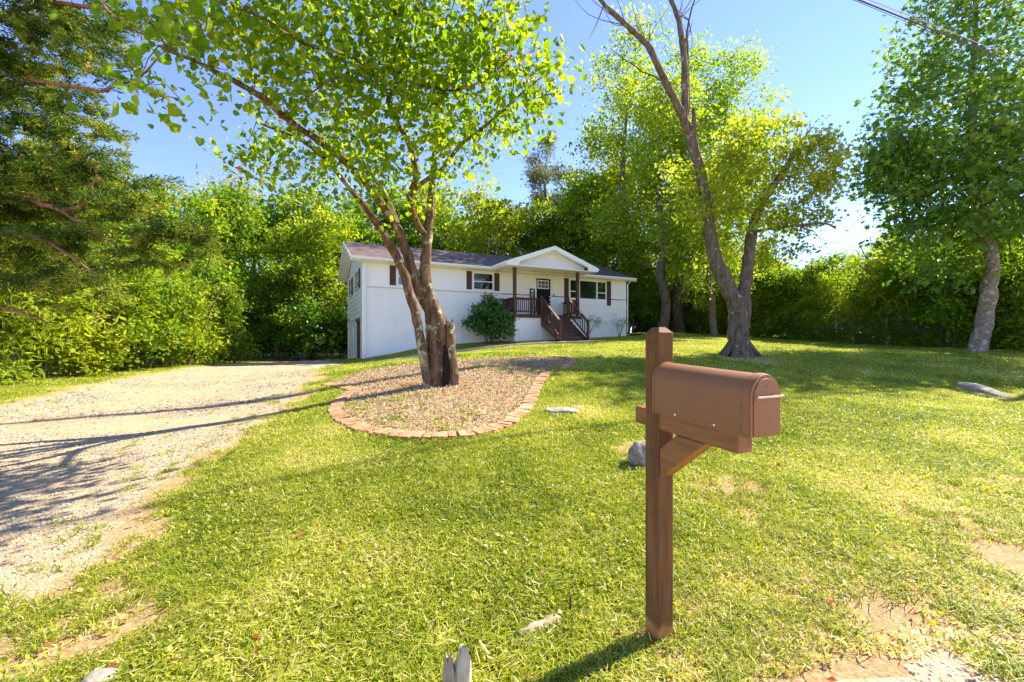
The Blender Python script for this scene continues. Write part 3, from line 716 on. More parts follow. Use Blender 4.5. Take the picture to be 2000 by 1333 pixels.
# ------------------------------------------------------------------ mailbox
mbx = empty("mailbox", (.687, 2.035, 0), YAW); tag(mbx, "brown metal mailbox on a stained wooden post with angled brace", "mailbox")
pw = .0905
mb = MB(); c = .018
mb.box(0, pw, 0, pw, -.15, 1.440)
mb.poly([(0,0,1.440),(pw,0,1.440),(pw,pw,1.440),(0,pw,1.440),(c+.006,c+.006,1.466),(pw-c-.006,c+.006,1.466),(pw-c-.006,pw-c-.006,1.466),(c+.006,pw-c-.006,1.466)], [(0,1,5,4),(1,2,6,5),(2,3,7,6),(3,0,4,7),(4,5,6,7)])
mb.build("post", M['post'], mbx, bevel=.0035)
arm = empty("arm_pivot"); bpy.data.objects.remove(arm)
TL = math.tan(R(2.9))
def arm_z(y): return .972 + y * TL + .407 * TL - .008
mb = MB(); ya, yb = -.408, .165
pts = []
for yy in (ya, yb):
    z0_ = arm_z(yy); pts += [(.003, yy, z0_), (.0885, yy, z0_), (.0885, yy, z0_ + .083), (.003, yy, z0_ + .083)]
mb.poly(pts, [(0, 1, 2, 3), (7, 6, 5, 4), (0, 4, 5, 1), (1, 5, 6, 2), (2, 6, 7, 3), (3, 7, 4, 0)])
mb.build("arm", M['arm'], mbx, bevel=.006)
mb = MB(); mb.prism([(-.001, .762), (-.001, .895), (-.100, arm_z(-.1) - .001), (-.252, arm_z(-.252) - .001)], 'x', .004, .088)
mb.build("brace", M['arm'], mbx, bevel=.003)
# box body (barrel profile) pitched a little forward
def boxz(y): return 1.0715 + y * (.024 / .48)
BW, BS, BR, BL = .170, .143, .085, .485; BX0 = -.038
def arch(inset=0.0, extra=0.0, n=18):
    pr = [(BX0 + inset, extra)]
    for i in range(n + 1):
        a = math.pi - math.pi * i / n
        pr.append((BX0 + BR + (BR - inset) * math.cos(a), BS + (BR - inset) * math.sin(a)))
    pr.append((BX0 + BW - inset, extra)); return pr
def sweep(prof, ys, mb, cap=True):
    n = len(prof); base = len(mb.v)
    for yy in ys:
        for x_, z_ in prof: mb.v.append((x_, yy, boxz(yy) + z_))
    for i in range(len(ys) - 1):
        for j in range(n):
            a = base + i * n + j; b = base + i * n + (j + 1) % n; mb.f.append((a, b, b + n, a + n))
    if cap: mb.f.append(tuple(base + j for j in range(n))[::-1]); e = base + (len(ys) - 1) * n; mb.f.append(tuple(e + j for j in range(n)))
mb = MB(); sweep(arch(), [-.002, -.12, -.25, -.38, -BL + .012], mb)
body = mb.build("box_body", M['mailbox'], mbx, smooth=True); es = body.modifiers.new("e", 'EDGE_SPLIT'); es.split_angle = R(35)
mb = MB(); sweep(arch(-.0035, -.003), [-.0, -.010], mb); mb.build("rear_rim", M['mailbox'], mbx, bevel=.001)
mb = MB(); sweep(arch(-.004, -.004), [-BL + .030, -BL + .002], mb); sweep(arch(-.001, -.001), [-BL + .002, -BL - .004], mb); door = mb.build("box_door", M['mailbox'], mbx, bevel=.0018)
mb = MB(); sweep(arch(.014, .006), [-BL - .004, -BL - .0075], mb); mb.build("door_panel", M['mailbox'], door, bevel=.0015)
zh = boxz(-BL) + .148
mb = MB(); mb.tube([(BX0 + .006, -BL - .028, zh), (BX0 + .150, -BL - .028, zh)], .0045, 10)
mb.tube([(BX0 + .03, -BL - .004, zh + .002), (BX0 + .03, -BL - .028, zh)], .0035, 8); mb.tube([(BX0 + .13, -BL - .004, zh + .002), (BX0 + .13, -BL - .028, zh)], .0035, 8)
mb.build("handle", simple("satin_brown_handle", (.38, .24, .18), (.45, .30, .23), 12, .3, spec=.7), door)
for k, (yy, zz) in enumerate(((-.135, .014), (-.335, .014))):
    mb = MB(); mb.tube([(BX0 - .0005, yy, boxz(yy) + zz), (BX0 - .004, yy, boxz(yy) + zz)], .0045, 10); mb.build("screw", M['silver'], mbx)
for yy, zz in ((-.05, .012), (-.235, .014), (-.29, .010), (-.448, .035), (-.450, .11), (-.452, .015)):
    mb = MB(); mb.tube([(BX0 - .0045, yy, boxz(yy) + zz), (BX0 - .0062, yy, boxz(yy) + zz)], .003 if zz != .015 else .007, 8); mb.build("rivet", M['mailbox'], mbx)
for xx, zz in ((.02, .135), (.152, .135), (.085, .185)):
    mb = MB(); mb.tube([(BX0 + xx, -BL - .006, boxz(-BL) + zz), (BX0 + xx, -BL - .0105, boxz(-BL) + zz)], .0035, 8); mb.build("rivet", M['mailbox'], door)

# ------------------------------------------------------------------ vegetation builders
def norm(v): return v / (np.linalg.norm(v, axis=-1, keepdims=True) + 1e-9)
T_QUAD = (np.array([(0, 0, 0), (.42, .5, .10), (0, 1.05, 0), (-.42, .5, .10)]), [(0, 1, 2, 3)])
T_HEART = (np.array([(0, .0, 0), (.30, -.10, .03), (.52, .22, .10), (.40, .62, .09), (0, 1.0, -.06), (-.40, .62, .09), (-.52, .22, .10), (-.30, -.10, .03)]), [(0, 1, 2, 3, 4), (0, 4, 5, 6, 7)])
T_MAPLE = (np.array([(0, 0, 0), (.45, .05, .08), (.26, .36, .05), (.62, .62, .05), (.18, .70, .0), (0, 1.1, -.08), (-.18, .70, 0), (-.62, .62, .05), (-.26, .36, .05), (-.45, .05, .08)]), [(0, 1, 2, 3, 4, 5), (0, 5, 6, 7, 8, 9)])
T_LONG = (np.array([(0, 0, 0), (.17, .45, .05), (0, 1.25, -.05), (-.17, .45, .05)]), [(0, 1, 2, 3)])
T_POD = (np.array([(0, 0, 0), (.07, -.1, 0), (.06, -1.0, .03), (-.02, -1.1, 0), (-.07, -.5, 0)]), [(0, 1, 2, 3, 4)])
def leaves(pos, tmpl, size, up=.5, droop=.3, sz_var=.35, outdir=None, flat=1.0):
    """pos (N,3): leaf cards with random orientation, biased up"""
    N = len(pos); tv, tf = tmpl
    nrm = rng.normal(size=(N, 3)) * flat; nrm[:, 2] += up * 2.0; nrm = norm(nrm)
    d = rng.normal(size=(N, 3)); d[:, 2] -= droop * 1.5
    if outdir is not None: d += outdir * 1.2
    d = norm(d - nrm * (d * nrm).sum(1, keepdims=True)); s = np.cross(d, nrm)
    sc = (size * (1 + sz_var * rng.normal(size=N)).clip(.4, 1.9))[:, None, None]
    v = pos[:, None, :] + (tv[None, :, 0, None] * s[:, None, :] + tv[None, :, 1, None] * d[:, None, :] + tv[None, :, 2, None] * nrm[:, None, :]) * sc
    k = len(tv); base = (np.arange(N) * k)[:, None]
    fs = [np.concatenate([base + np.array(f)[None, :]], 1) for f in tf]
    return v.reshape(-1, 3), fs, k
def merge(parts):
    """parts: list of (verts, [faces arrays], attr per vertex)"""
    V_, F_, A_ = [], [], []; o = 0
    for v, fs, a in parts:
        V_.append(v); A_.append(a); F_ += [f + o for f in fs]; o += len(v)
    byk = {}
    for f in F_: byk.setdefault(f.shape[1], []).append(f)
    return np.concatenate(V_), [np.concatenate(x) for x in byk.values()], np.concatenate(A_)

class Skel:
    """branch skeleton: list of chains of (pos, radius); meshed as one surface per tree"""
    def __init__(s): s.ch = []; s.nodes = []; s.rad = []; s.dirs = []
    def chain(s, pts, rads, sub_=3, jit=0.0):
        pts = np.array(pts, float); rads = np.array(rads, float)
        t = np.linspace(0, len(pts) - 1, (len(pts) - 1) * sub_ + 1)
        # catmull-rom
        out = []
        for tt in t:
            i = min(int(tt), len(pts) - 2); f = tt - i
            p0 = pts[max(i-1, 0)]; p1 = pts[i]; p2 = pts[i+1]; p3 = pts[min(i+2, len(pts)-1)]
            out.append(.5 * ((2*p1) + (-p0+p2)*f + (2*p0-5*p1+4*p2-p3)*f*f + (-p0+3*p1-3*p2+p3)*f**3))
        P_ = np.array(out); r_ = np.interp(t, range(len(pts)), rads)
        if jit: P_[1:-1] += rng.normal(size=P_[1:-1].shape) * jit
        s.ch.append((P_, r_)); s.nodes += list(P_); s.rad += list(r_); return P_
    def grow(s, targets, rmin=.006, k=.018, curl=.12, upbias=.35, maxr=.5, order=True, first=0, seg=.35):
        """connect every target to the skeleton with a curved branch"""
        targets = np.asarray(targets); nodes = np.array(s.nodes); rad = np.array(s.rad)
        if order:
            d0 = np.array([np.min(np.linalg.norm(nodes[first:] - t, axis=1)) for t in targets]); targets = targets[np.argsort(d0)]
        for t in targets:
            dv = t - nodes[first:]; dd = np.linalg.norm(dv, axis=1)
            cost = dd * (1 + upbias * np.clip(-dv[:, 2] / (dd + .01), -.2, 1)) - rad[first:] * .4
            j = int(np.argmin(cost)) + first; p0 = nodes[j]; d = np.linalg.norm(t - p0)
            n = max(3, int(d / seg) + 2); f = np.linspace(0, 1, n)[:, None]
            pts = p0 + (t - p0) * f + np.array([0, 0, 1]) * np.sin(f * math.pi) * d * .10
            pts[1:-1] += rng.normal(size=(n - 2, 3)) * d * curl / math.sqrt(n)
            r0 = min(rad[j] * .75, rmin + k * d, maxr); r_ = np.linspace(r0, rmin, n)
            s.ch.append((pts, r_)); nodes = np.concatenate([nodes, pts[1:]]); rad = np.concatenate([rad, r_[1:]])
        s.nodes = list(nodes); s.rad = list(rad)
    def mesh(s, name, mat, parent, kbig=10, flare=None, wob=.08):
        parts = []; o = 0; Vs, Fs = [], []
        for P_, r_ in s.ch:
            k = kbig if r_[0] > .07 else (6 if r_[0] > .025 else 4)
            if k >= 24:
                m_ = (len(P_) - 1) * 5 + 1; t_ = np.linspace(0, len(P_) - 1, m_); P_ = np.stack([np.interp(t_, range(len(P_)), P_[:, c_]) for c_ in range(3)], -1); r_ = np.interp(t_, range(len(r_)), r_)
                for _ in range(3): P_[1:-1] = (P_[:-2] + P_[1:-1] * 2 + P_[2:]) / 4
            n = len(P_); T = norm(np.gradient(P_, axis=0)); up = np.array([.31, .17, .94]) if abs(T[0, 2]) < .9 else np.array([1., .2, 0])
            A = np.empty((n, 3)); B = np.empty((n, 3))
            for i in range(n):
                up = up - T[i] * (up @ T[i]); up /= np.linalg.norm(up) + 1e-9; A[i] = up; B[i] = np.cross(T[i], up)
            an = np.arange(k) * 2 * math.pi / k; rr = r_[:, None] * np.ones(k)[None]
            if k == kbig: rr = rr * (1 + wob * (vnoise(np.arange(n)[:, None] * .35 + P_[0, 0] * 9, an[None, :] * 1.7, 1, 4, 2) - .5) * 2)
            if k >= 24:
                Lc = np.concatenate([[0], np.cumsum(np.linalg.norm(np.diff(P_, axis=0), axis=1))])[:, None]; ax_ = np.cos(an)[None, :] * r_[:, None]; ay_ = np.sin(an)[None, :] * r_[:, None]
                fine = vnoise((ax_ * 1.0 + Lc * .22 + 5) / .03, (ay_ + Lc * .13 + 9) / .03, 1, 8, 2) - .5; lump = vnoise((ax_ + Lc + 3) / .16, (ay_ - Lc * .5 + 7) / .16, 1, 12, 2) - .5
                rr = rr + fine * .022 * np.clip(r_[:, None] / .15, .4, 1.6) + lump * .03 * np.clip(r_[:, None] / .15, .4, 2)
            v = P_[:, None, :] + (A[:, None, :] * np.cos(an)[None, :, None] + B[:, None, :] * np.sin(an)[None, :, None]) * rr[:, :, None]
            i0 = np.arange(n - 1)[:, None] * k; j = np.arange(k)[None, :]; j2 = (j + 1) % k
            f = np.stack([i0 + j, i0 + j2, i0 + k + j2, i0 + k + j], -1).reshape(-1, 4) + o
            Vs.append(v.reshape(-1, 3)); Fs.append(f); o += n * k
        return np_mesh(name, np.concatenate(Vs), [np.concatenate(Fs)], mat, parent, smooth=True)

def blob_points(blobs, n, shell=.45):
    """blobs: (cx,cy,cz, rx,ry,rz) metres; returns n points spread by volume, biased to the shell"""
    vol = np.array([b[3] * b[4] * b[5] for b in blobs]) ** .8; pr = vol / vol.sum()
    pick = rng.choice(len(blobs), n, p=pr); B = np.array(blobs)[pick]
    d = norm(rng.normal(size=(n, 3))); r = rng.random(n) ** shell
    return B[:, :3] + d * r[:, None] * B[:, 3:6]
def PB_(px, py, Z, rx, ry, rz):
    """blob given by image position at a depth"""
    p = P(px, py, Z); return (p[0], p[1], p[2], rx / F * Z, rz, ry / F * Z)

def crown(name, clumps, per, rad, tmpl, size, mat, parent, up=.5, droop=.3, flat=1.0, var_lo=0.0, top=None, squash=.6, extra=None):
    C_ = np.repeat(clumps, per, 0); N = len(C_)
    g = rng.normal(size=(N, 3)) * rad; g[:, 2] *= squash
    pos = C_ + g
    v, fs, k = leaves(pos, tmpl, size, up, droop, flat=flat, outdir=norm(g) * .6)
    cv = np.repeat(rng.random(len(clumps)), per) * .6 + rng.random(N) * .45
    cv = np.clip(cv + (rng.random(N) > .995) * .5 + var_lo, 0, 1)
    parts = [(v, fs, np.repeat(cv, k))]
    if extra is not None: parts.append(extra)
    v, fs, a = merge(parts)
    return np_mesh(name, v, fs, mat, parent, attrs={"var": a}, smooth=False)

def finish_tree(root, sk, tr_mat, kbig=10, wob=.08): return sk.mesh("trunk", tr_mat, root, kbig, wob=wob)

def rel(root, *objs):
    """keep world-space meshes in place under an empty that stands at the base"""
    for o in objs: o.matrix_parent_inverse = root.matrix_basis.inverted()

# ---- leaning redbud in the mulch bed
rb = empty("redbud_tree", (-1.3, 8.2, tz(-1.3, 8.2))); tag(rb, "leaning multi-stemmed tree with lichened bark and heart-shaped leaves in the mulch bed", "tree")
sk = Skel(); zb = 8.2
def tr(pts, rads, jit=0, sub_=3):
    return sk.chain([P(*p) for p in pts], rads, sub_, jit)
tr([(852, 765, 8.2), (853, 735, 8.2), (852, 690, 8.2), (849, 640, 8.2), (840, 592, 8.2), (831, 540, 8.15), (833, 490, 8.1), (836, 455, 8.1), (841, 400, 8.0), (845, 345, 7.9), (850, 290, 7.7), (852, 230, 7.4), (846, 160, 7.0)],
   [.23, .20, .175, .16, .13, .105, .09, .082, .064, .055, .045, .032, .018], .004)
tr([(884, 765, 8.15), (884, 740, 8.15), (882, 700, 8.15), (880, 660, 8.15), (877, 632, 8.15)], [.15, .12, .10, .092, .07], .006)
tr([(868, 765, 8.38), (870, 720, 8.36), (867, 670, 8.30), (858, 625, 8.25), (846, 580, 8.2)], [.19, .15, .13, .11, .05], .004)
tr([(866, 676, 8.13), (865, 655, 8.11), (858, 628, 8.13), (845, 590, 8.17), (838, 560, 8.18)], [.04, .09, .10, .09, .05], .004)
for q in ((832, 762, 8.1), (897, 762, 8.2), (846, 770, 8.0), (890, 768, 8.0), (872, 757, 8.75)):
    a = P(*q); b = P(858, 715, 8.2); sk.chain([a, a * .55 + b * .45 - np.array([0, 0, .02]), b], [.04, .10, .13])
# middle and left stems
tr([(846, 620, 8.2), (824, 582, 8.15), (808, 535, 8.05), (791, 484, 7.95), (773, 442, 7.8), (754, 412, 7.6), (735, 385, 7.4), (705, 349, 7.1), (660, 304, 6.7), (628, 280, 6.3), (566, 238, 5.6), (520, 198, 5.1), (484, 174, 4.8), (440, 150, 4.4), (380, 120, 4.0), (310, 90, 3.6)],
   [.09, .09, .09, .085, .075, .07, .068, .061, .054, .048, .042, .036, .030, .024, .018, .008], .005)
tr([(838, 765, 8.05), (834, 740, 8.05), (822, 668, 8.0), (810, 608, 7.95), (799, 572, 7.9), (787, 529, 7.85), (767, 489, 7.8), (751, 457, 7.7), (731, 432, 7.6), (706, 396, 7.45), (677, 362, 7.2), (650, 326, 7.0), (604, 284, 6.6), (560, 262, 6.3), (500, 240, 6.0)],
   [.11, .09, .082, .08, .08, .08, .073, .067, .06, .052, .044, .038, .03, .02, .01], .005)
tr([(774, 442, 7.8), (765, 415, 7.85), (752, 385, 7.9), (729, 349, 7.9), (693, 300, 7.8), (669, 262, 7.6), (640, 200, 7.3), (610, 140, 7.0)], [.085, .08, .07, .06, .05, .04, .03, .015], .006)
tr([(835, 462, 8.1), (822, 450, 7.95), (810, 425, 7.8), (800, 390, 7.5), (813, 349, 7.2), (807, 310, 7.0), (792, 265, 6.7), (768, 228, 6.4), (760, 188, 6.1), (784, 175, 6.0), (780, 120, 5.7), (775, 60, 5.4), (767, 0, 5.1), (765, -70, 4.8)],
   [.07, .068, .062, .06, .055, .05, .046, .042, .038, .033, .028, .024, .018, .01], .003)
tr([(760, 188, 6.1), (740, 168, 5.9), (715, 153, 5.7), (688, 144, 5.5), (660, 152, 5.3), (631, 166, 5.1), (600, 190, 4.9)], [.03, .026, .022, .02, .016, .012, .006])
tr([(715, 153, 5.7), (697, 117, 5.4), (655, 102, 5.1), (595, 87, 4.8), (555, 60, 4.5), (500, 30, 4.2), (420, 0, 3.9)], [.024, .022, .02, .018, .014, .010, .005])
tr([(800, 385, 7.5), (822, 360, 7.2), (864, 331, 6.9), (897, 286, 6.6), (930, 262, 6.4), (985, 215, 6.0), (1040, 165, 5.7), (1090, 130, 5.4)], [.04, .038, .034, .03, .026, .02, .013, .006])
tr([(784, 175, 6.0), (830, 168, 5.8), (880, 178, 5.6), (940, 160, 5.3), (1000, 110, 5.0)], [.028, .024, .018, .012, .006])
tr([(852, 230, 7.4), (880, 150, 7.0), (910, 60, 6.4), (930, -40, 6.0)], [.035, .028, .018, .008])
rbb = [PB_(1000, 250, 5.9, 55, 40, .5), PB_(880, 320, 6.4, 70, 40, .6), PB_(650, 385, 6.8, 60, 20, .4), PB_(700, 110, 5.6, 260, 120, 1.3), PB_(880, 130, 5.7, 190, 120, 1.2), PB_(520, 120, 4.9, 150, 90, .9), PB_(370, 90, 3.9, 120, 80, .6), PB_(310, 190, 3.6, 80, 55, .35),
       PB_(1010, 150, 5.3, 90, 120, .7), PB_(1075, 165, 5.0, 45, 60, .4), PB_(590, 300, 6.6, 130, 55, .8), PB_(480, 320, 6.4, 60, 35, .4), PB_(730, 260, 6.5, 150, 90, 1.0), PB_(900, 240, 6.2, 110, 60, .8),
       PB_(560, 355, 6.8, 90, 30, .5), PB_(780, 340, 6.2, 90, 50, .6), PB_(700, 0, 5.0, 330, 90, 1.2), PB_(470, 20, 4.2, 170, 70, .7), PB_(960, 20, 5.2, 130, 80, .8), PB_(820, 395, 6.6, 60, 20, .3), PB_(930, 395, 6.0, 55, 18, .25), PB_(700, -150, 4.6, 380, 110, 1.2), PB_(730, 370, 5.4, 30, 40, .2)]
cl = blob_points(rbb, 900, .45)
sk.grow(cl, .0035, .010, .14, .3, .03)
per = 14
C_ = np.repeat(cl, per, 0); g = rng.normal(size=C_.shape) * np.array([.17, .17, .12]); pos = C_ + g
v, fs, k = leaves(pos, T_HEART, .064, .25, .85, flat=1.3)
cv = np.clip(np.repeat(rng.random(len(cl)), per) * .45 + rng.random(len(C_)) * .55, 0, .97); cv[rng.random(len(cv)) > .9985] = 1.0
pp = cl[rng.choice(len(cl), 700)] + rng.normal(size=(700, 3)) * .15
pv, pf, pk = leaves(pp, T_POD, .07, 0, 0, flat=.5)
v, fs, a = merge([(v, fs, np.repeat(cv, k))])
o1 = np_mesh("crown", v, fs, M['leaf_redbud'], rb, attrs={"var": a})
o2 = sk.mesh("trunk", M['bark_redbud'], rb, 30, wob=.12)
o3 = np_mesh("seed_pods", pv, pf, M['dead_wood'], rb); tag(o3, kind="stuff")
# jagged torn shell and heartwood at the hollow
hb = MB()
for i in range(9):
    q = P(868 + i * 2.2, 622 + random.uniform(-4, 10), 8.14 + .04 * math.sin(i)); q2 = P(868 + i * 1.8, 650, 8.16)
    hb.tube([q2, (Vector(q) + Vector(q2)) / 2, q], [.022, .018, .005], 5)
for i in range(6):
    q = P(884 + i * 2.2, 690 + 8 * i, 8.05); q2 = P(886 + i * 1.6, 752, 8.02); hb.tube([q2, q], [.018, .006], 5)
o4 = hb.build("torn_wood", M['heartwood'], rb)
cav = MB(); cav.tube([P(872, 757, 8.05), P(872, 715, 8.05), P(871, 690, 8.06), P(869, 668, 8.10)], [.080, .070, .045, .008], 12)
o5 = cav.build("hollow", simple("shaded_hollow_wood", (.008, .004, .003), (.026, .013, .007), 20, .95), rb)  # solid plug in place of a cavity, its shade put into the near-black colour
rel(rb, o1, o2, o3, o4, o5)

# ---- two-stemmed tree on the right lawn
tm = empty("maple_tree", (7.28, 14.0, tz(7.28, 14))); tag(tm, "grey two-stemmed tree forking low with dead upper limbs on the lawn", "tree")
sk = Skel(); Z_ = 14.0
tr([(1443, 712, 14), (1443, 690, 14), (1443, 650, 14), (1440, 600, 14), (1425, 572, 14), (1401, 520, 14), (1388, 470, 14), (1379, 400, 14), (1370, 350, 14), (1352, 275, 13.9), (1335, 232, 13.8), (1320, 200, 13.6), (1295, 150, 13.4), (1266, 92, 13.2), (1222, 50, 13), (1180, 10, 12.8), (1150, -30, 12.6)],
   [.40, .33, .30, .29, .24, .21, .19, .17, .155, .145, .13, .115, .10, .085, .07, .055, .03], .012)
tr([(1447, 640, 14), (1452, 600, 14.05), (1456, 555, 14.1), (1463, 490, 14.2), (1474, 430, 14.3), (1498, 380, 14.4), (1530, 335, 14.5), (1560, 290, 14.6), (1585, 250, 14.8)], [.26, .22, .19, .17, .15, .12, .09, .06, .02], .012)
tr([(1335, 232, 13.8), (1338, 180, 13.9), (1334, 100, 14.0), (1325, 40, 14.0), (1312, 0, 14.0), (1300, -60, 14)], [.12, .105, .09, .075, .06, .03], .01)
tr([(1340, 240, 13.8), (1345, 215, 14.1), (1343, 120, 14.3), (1345, 40, 14.4), (1370, -30, 14.5)], [.07, .055, .045, .035, .015], .01)
tr([(1358, 290, 13.9), (1356, 250, 13.7), (1355, 212, 13.6)], [.09, .07, .05], .01)
tr([(1480, 452, 14.3), (1520, 445, 14.0), (1570, 440, 13.7), (1612, 437, 13.5), (1633, 448, 13.4)], [.06, .05, .045, .035, .02], .012)
tr([(1560, 441, 13.8), (1590, 455, 13.8), (1612, 472, 13.8), (1650, 474, 13.8)], [.02, .015, .010, .005], .02)
tr([(1600, 468, 13.8), (1625, 490, 13.8), (1612, 500, 13.8)], [.008, .006, .004], .01)
tr([(1320, 200, 13.6), (1290, 160, 13.4), (1240, 130, 13.2), (1190, 95, 13.0)], [.04, .03, .02, .008], .02)
for q in ((1405, 708, 13.9), (1478, 706, 13.9), (1430, 716, 13.5), (1466, 716, 13.6), (1400, 700, 14.5), (1490, 700, 14.4)):
    a = P(*q); b = P(1443, 655, 14); sk.chain([a, a * .5 + b * .5 - np.array([0, 0, .06]), b], [.04, .12, .20])
for i in range(26):                                     # bare twigs in the dead top
    s_ = [(1180, 10, 12.8), (1222, 50, 13), (1266, 92, 13.2), (1325, 40, 14), (1334, 100, 14), (1345, 40, 14.4), (1300, -40, 14)][i % 7]
    p0 = P(*s_); d = rng.normal(size=3) * .5 + np.array([.2 if i % 7 > 2 else -.5, 0, .8]); d /= np.linalg.norm(d); L = rng.uniform(.8, 2.2)
    sk.chain([p0, p0 + d * L * .5 + rng.normal(size=3) * .1, p0 + d * L + rng.normal(size=3) * .2], [.02, .012, .004])
mbl = [PB_(1500, 330, 14.5, 110, 85, 1.6), PB_(1565, 310, 14.6, 75, 75, 1.3), PB_(1610, 300, 14.8, 35, 40, .6), PB_(1430, 320, 14.2, 80, 70, 1.4), PB_(1520, 415, 14.2, 95, 45, 1.3), PB_(1430, 430, 13.8, 75, 60, 1.0), PB_(1380, 400, 13.9, 60, 70, 1.0), PB_(1340, 340, 14.4, 50, 50, .9),
       PB_(1585, 405, 14.4, 55, 32, .7), PB_(1545, 475, 14.3, 50, 32, .6), PB_(1490, 490, 14.6, 50, 30, .6), PB_(1480, 260, 14.6, 80, 40, 1.0), PB_(1400, 510, 14.2, 45, 40, .7), PB_(1620, 350, 14.8, 45, 35, .6)]
cl = blob_points(mbl, 360, .5); sk.grow(cl, .005, .010, .12, .3, .06)
o1 = crown("crown", cl, 36, .21, T_MAPLE, .092, M['leaf_lime'], tm, up=.35, droop=.5); o2 = sk.mesh("trunk", M['bark_grey'], tm, 30, wob=.14); rel(tm, o1, o2)

# ---- big broadleaf tree at the right edge
bt = empty("sweetgum_tree", (19.2, 18.0, tz(19.2, 18))); tag(bt, "tall dark green maple-leaved tree with pale leaning trunk by the fence", "tree")
sk = Skel()
tr([(1905, 700, 18), (1910, 680, 18), (1925, 620, 18), (1934, 560, 18), (1937, 510, 18), (1925, 455, 18.1), (1905, 390, 18.2), (1895, 300, 18.3), (1900, 180, 18.4), (1905, 60, 18.5), (1900, -60, 18.5), (1900, -140, 18.5)], [.36, .30, .27, .25, .23, .21, .19, .16, .12, .09, .05, .02], .02)
bb = [PB_(1890, 60, 18.4, 120, 80, 2.4), PB_(1880, 170, 18.2, 160, 90, 2.9), PB_(1880, 290, 18, 190, 90, 3.2), PB_(1900, 390, 18, 190, 70, 3.0), PB_(1790, 330, 17.6, 90, 60, 1.8), PB_(1740, 300, 17.6, 60, 45, 1.2), PB_(1720, 345, 17.8, 45, 40, 1.0), PB_(2030, 250, 18, 110, 180, 2.5),
      PB_(1840, 450, 17.8, 120, 45, 1.8), PB_(2000, 430, 18, 90, 50, 1.8), PB_(1900, -60, 18.5, 110, 80, 2.3), PB_(1860, 530, 18.4, 70, 40, 1.2)]
cl = blob_points(bb, 620, .45); sk.grow(cl, .008, .013, .12, .3, .09)
o1 = crown("crown", cl, 42, .38, T_MAPLE, .165, M['leaf_broad'], bt, up=.5, droop=.6, squash=.75); o2 = sk.mesh("trunk", M['bark_pale'], bt, 28, wob=.1); rel(bt, o1, o2)

# ---- cedar overhanging from the left, its trunk outside the frame
cdr = empty("cedar_tree", (-12.0, 8.6, tz(-12, 8.6))); tag(cdr, "big shaggy evergreen with reddish curved limbs overhanging the left of the driveway", "tree")
sk = Skel()
sk.chain([(-12, 8.6, .1), (-12, 8.6, 1.5), (-11.8, 8.6, 4), (-11.9, 8.6, 7), (-12, 8.7, 10), (-12, 8.8, 13)], [.42, .36, .30, .24, .15, .05])
def limb(pts, r): sk.chain([P(*p) for p in pts], [q * .62 for q in r], 3, .02)
limb([(-180, 420, 8.6), (-60, 385, 8.2), (40, 385, 7.6), (100, 405, 7.3), (150, 408, 7.1), (175, 385, 7.0), (188, 350, 6.9), (190, 320, 6.8)], [.12, .10, .08, .06, .05, .04, .025, .01])
limb([(100, 405, 7.3), (140, 425, 7.1), (180, 455, 7.0), (230, 480, 6.9)], [.05, .04, .025, .01])
limb([(-180, 520, 8.6), (-60, 470, 8.0), (40, 455, 7.4), (120, 490, 7.0), (190, 540, 6.8)], [.10, .08, .06, .04, .01])
limb([(-220, 250, 8.6), (-60, 200, 8.0), (60, 160, 7.4), (160, 175, 7.0), (260, 160, 6.7), (330, 95, 6.5)], [.1, .08, .06, .045, .03, .01])
limb([(-240, 120, 8.6), (-80, 60, 8.0), (80, 10, 7.2), (200, 20, 6.9), (300, 40, 6.6), (400, 100, 6.4)], [.1, .08, .06, .045, .03, .01])
limb([(150, -60, 6.9), (210, 20, 6.7), (300, 80, 6.5), (345, 90, 6.4)], [.03, .025, .02, .008])
limb([(-200, 600, 8.6), (-60, 590, 8.0), (40, 610, 7.5), (110, 640, 7.2)], [.08, .06, .04, .01])
cb = [PB_(30, 330, 8.0, 150, 60, 1.3), PB_(120, 380, 7.8, 130, 50, 1.1), PB_(240, 400, 7.2, 110, 35, .7), PB_(180, 330, 7.2, 90, 40, .8), PB_(60, 230, 7.8, 110, 50, 1.2), PB_(40, 130, 7.8, 100, 60, 1.3), PB_(60, 30, 7.6, 110, 60, 1.2),
      PB_(170, 240, 7.2, 60, 25, .5), PB_(150, 90, 7.2, 70, 35, .6), PB_(250, 140, 6.8, 70, 30, .5), PB_(150, 465, 7.4, 110, 40, .9), PB_(30, 500, 7.8, 100, 60, 1.2), PB_(300, 450, 7.0, 90, 25, .5), PB_(-120, 300, 8.4, 160, 280, 1.5), PB_(330, 40, 6.6, 60, 30, .4), PB_(200, 520, 7.2, 70, 25, .5)]
cb += [PB_(380, 460, 7.0, 70, 28, .5), PB_(280, 370, 7.0, 70, 22, .4), PB_(330, 500, 7.2, 90, 28, .5), PB_(120, 560, 7.6, 120, 40, .8)]
cb += [PB_(40, 420, 8.6, 150, 110, 1.2), PB_(100, 300, 8.4, 130, 80, 1.0), PB_(120, 20, 7.2, 110, 50, .8), PB_(230, 60, 6.9, 80, 40, .5)]
cl = blob_points(cb, 1050, .55); sk.grow(cl, .004, .012, .16, .3, .05)
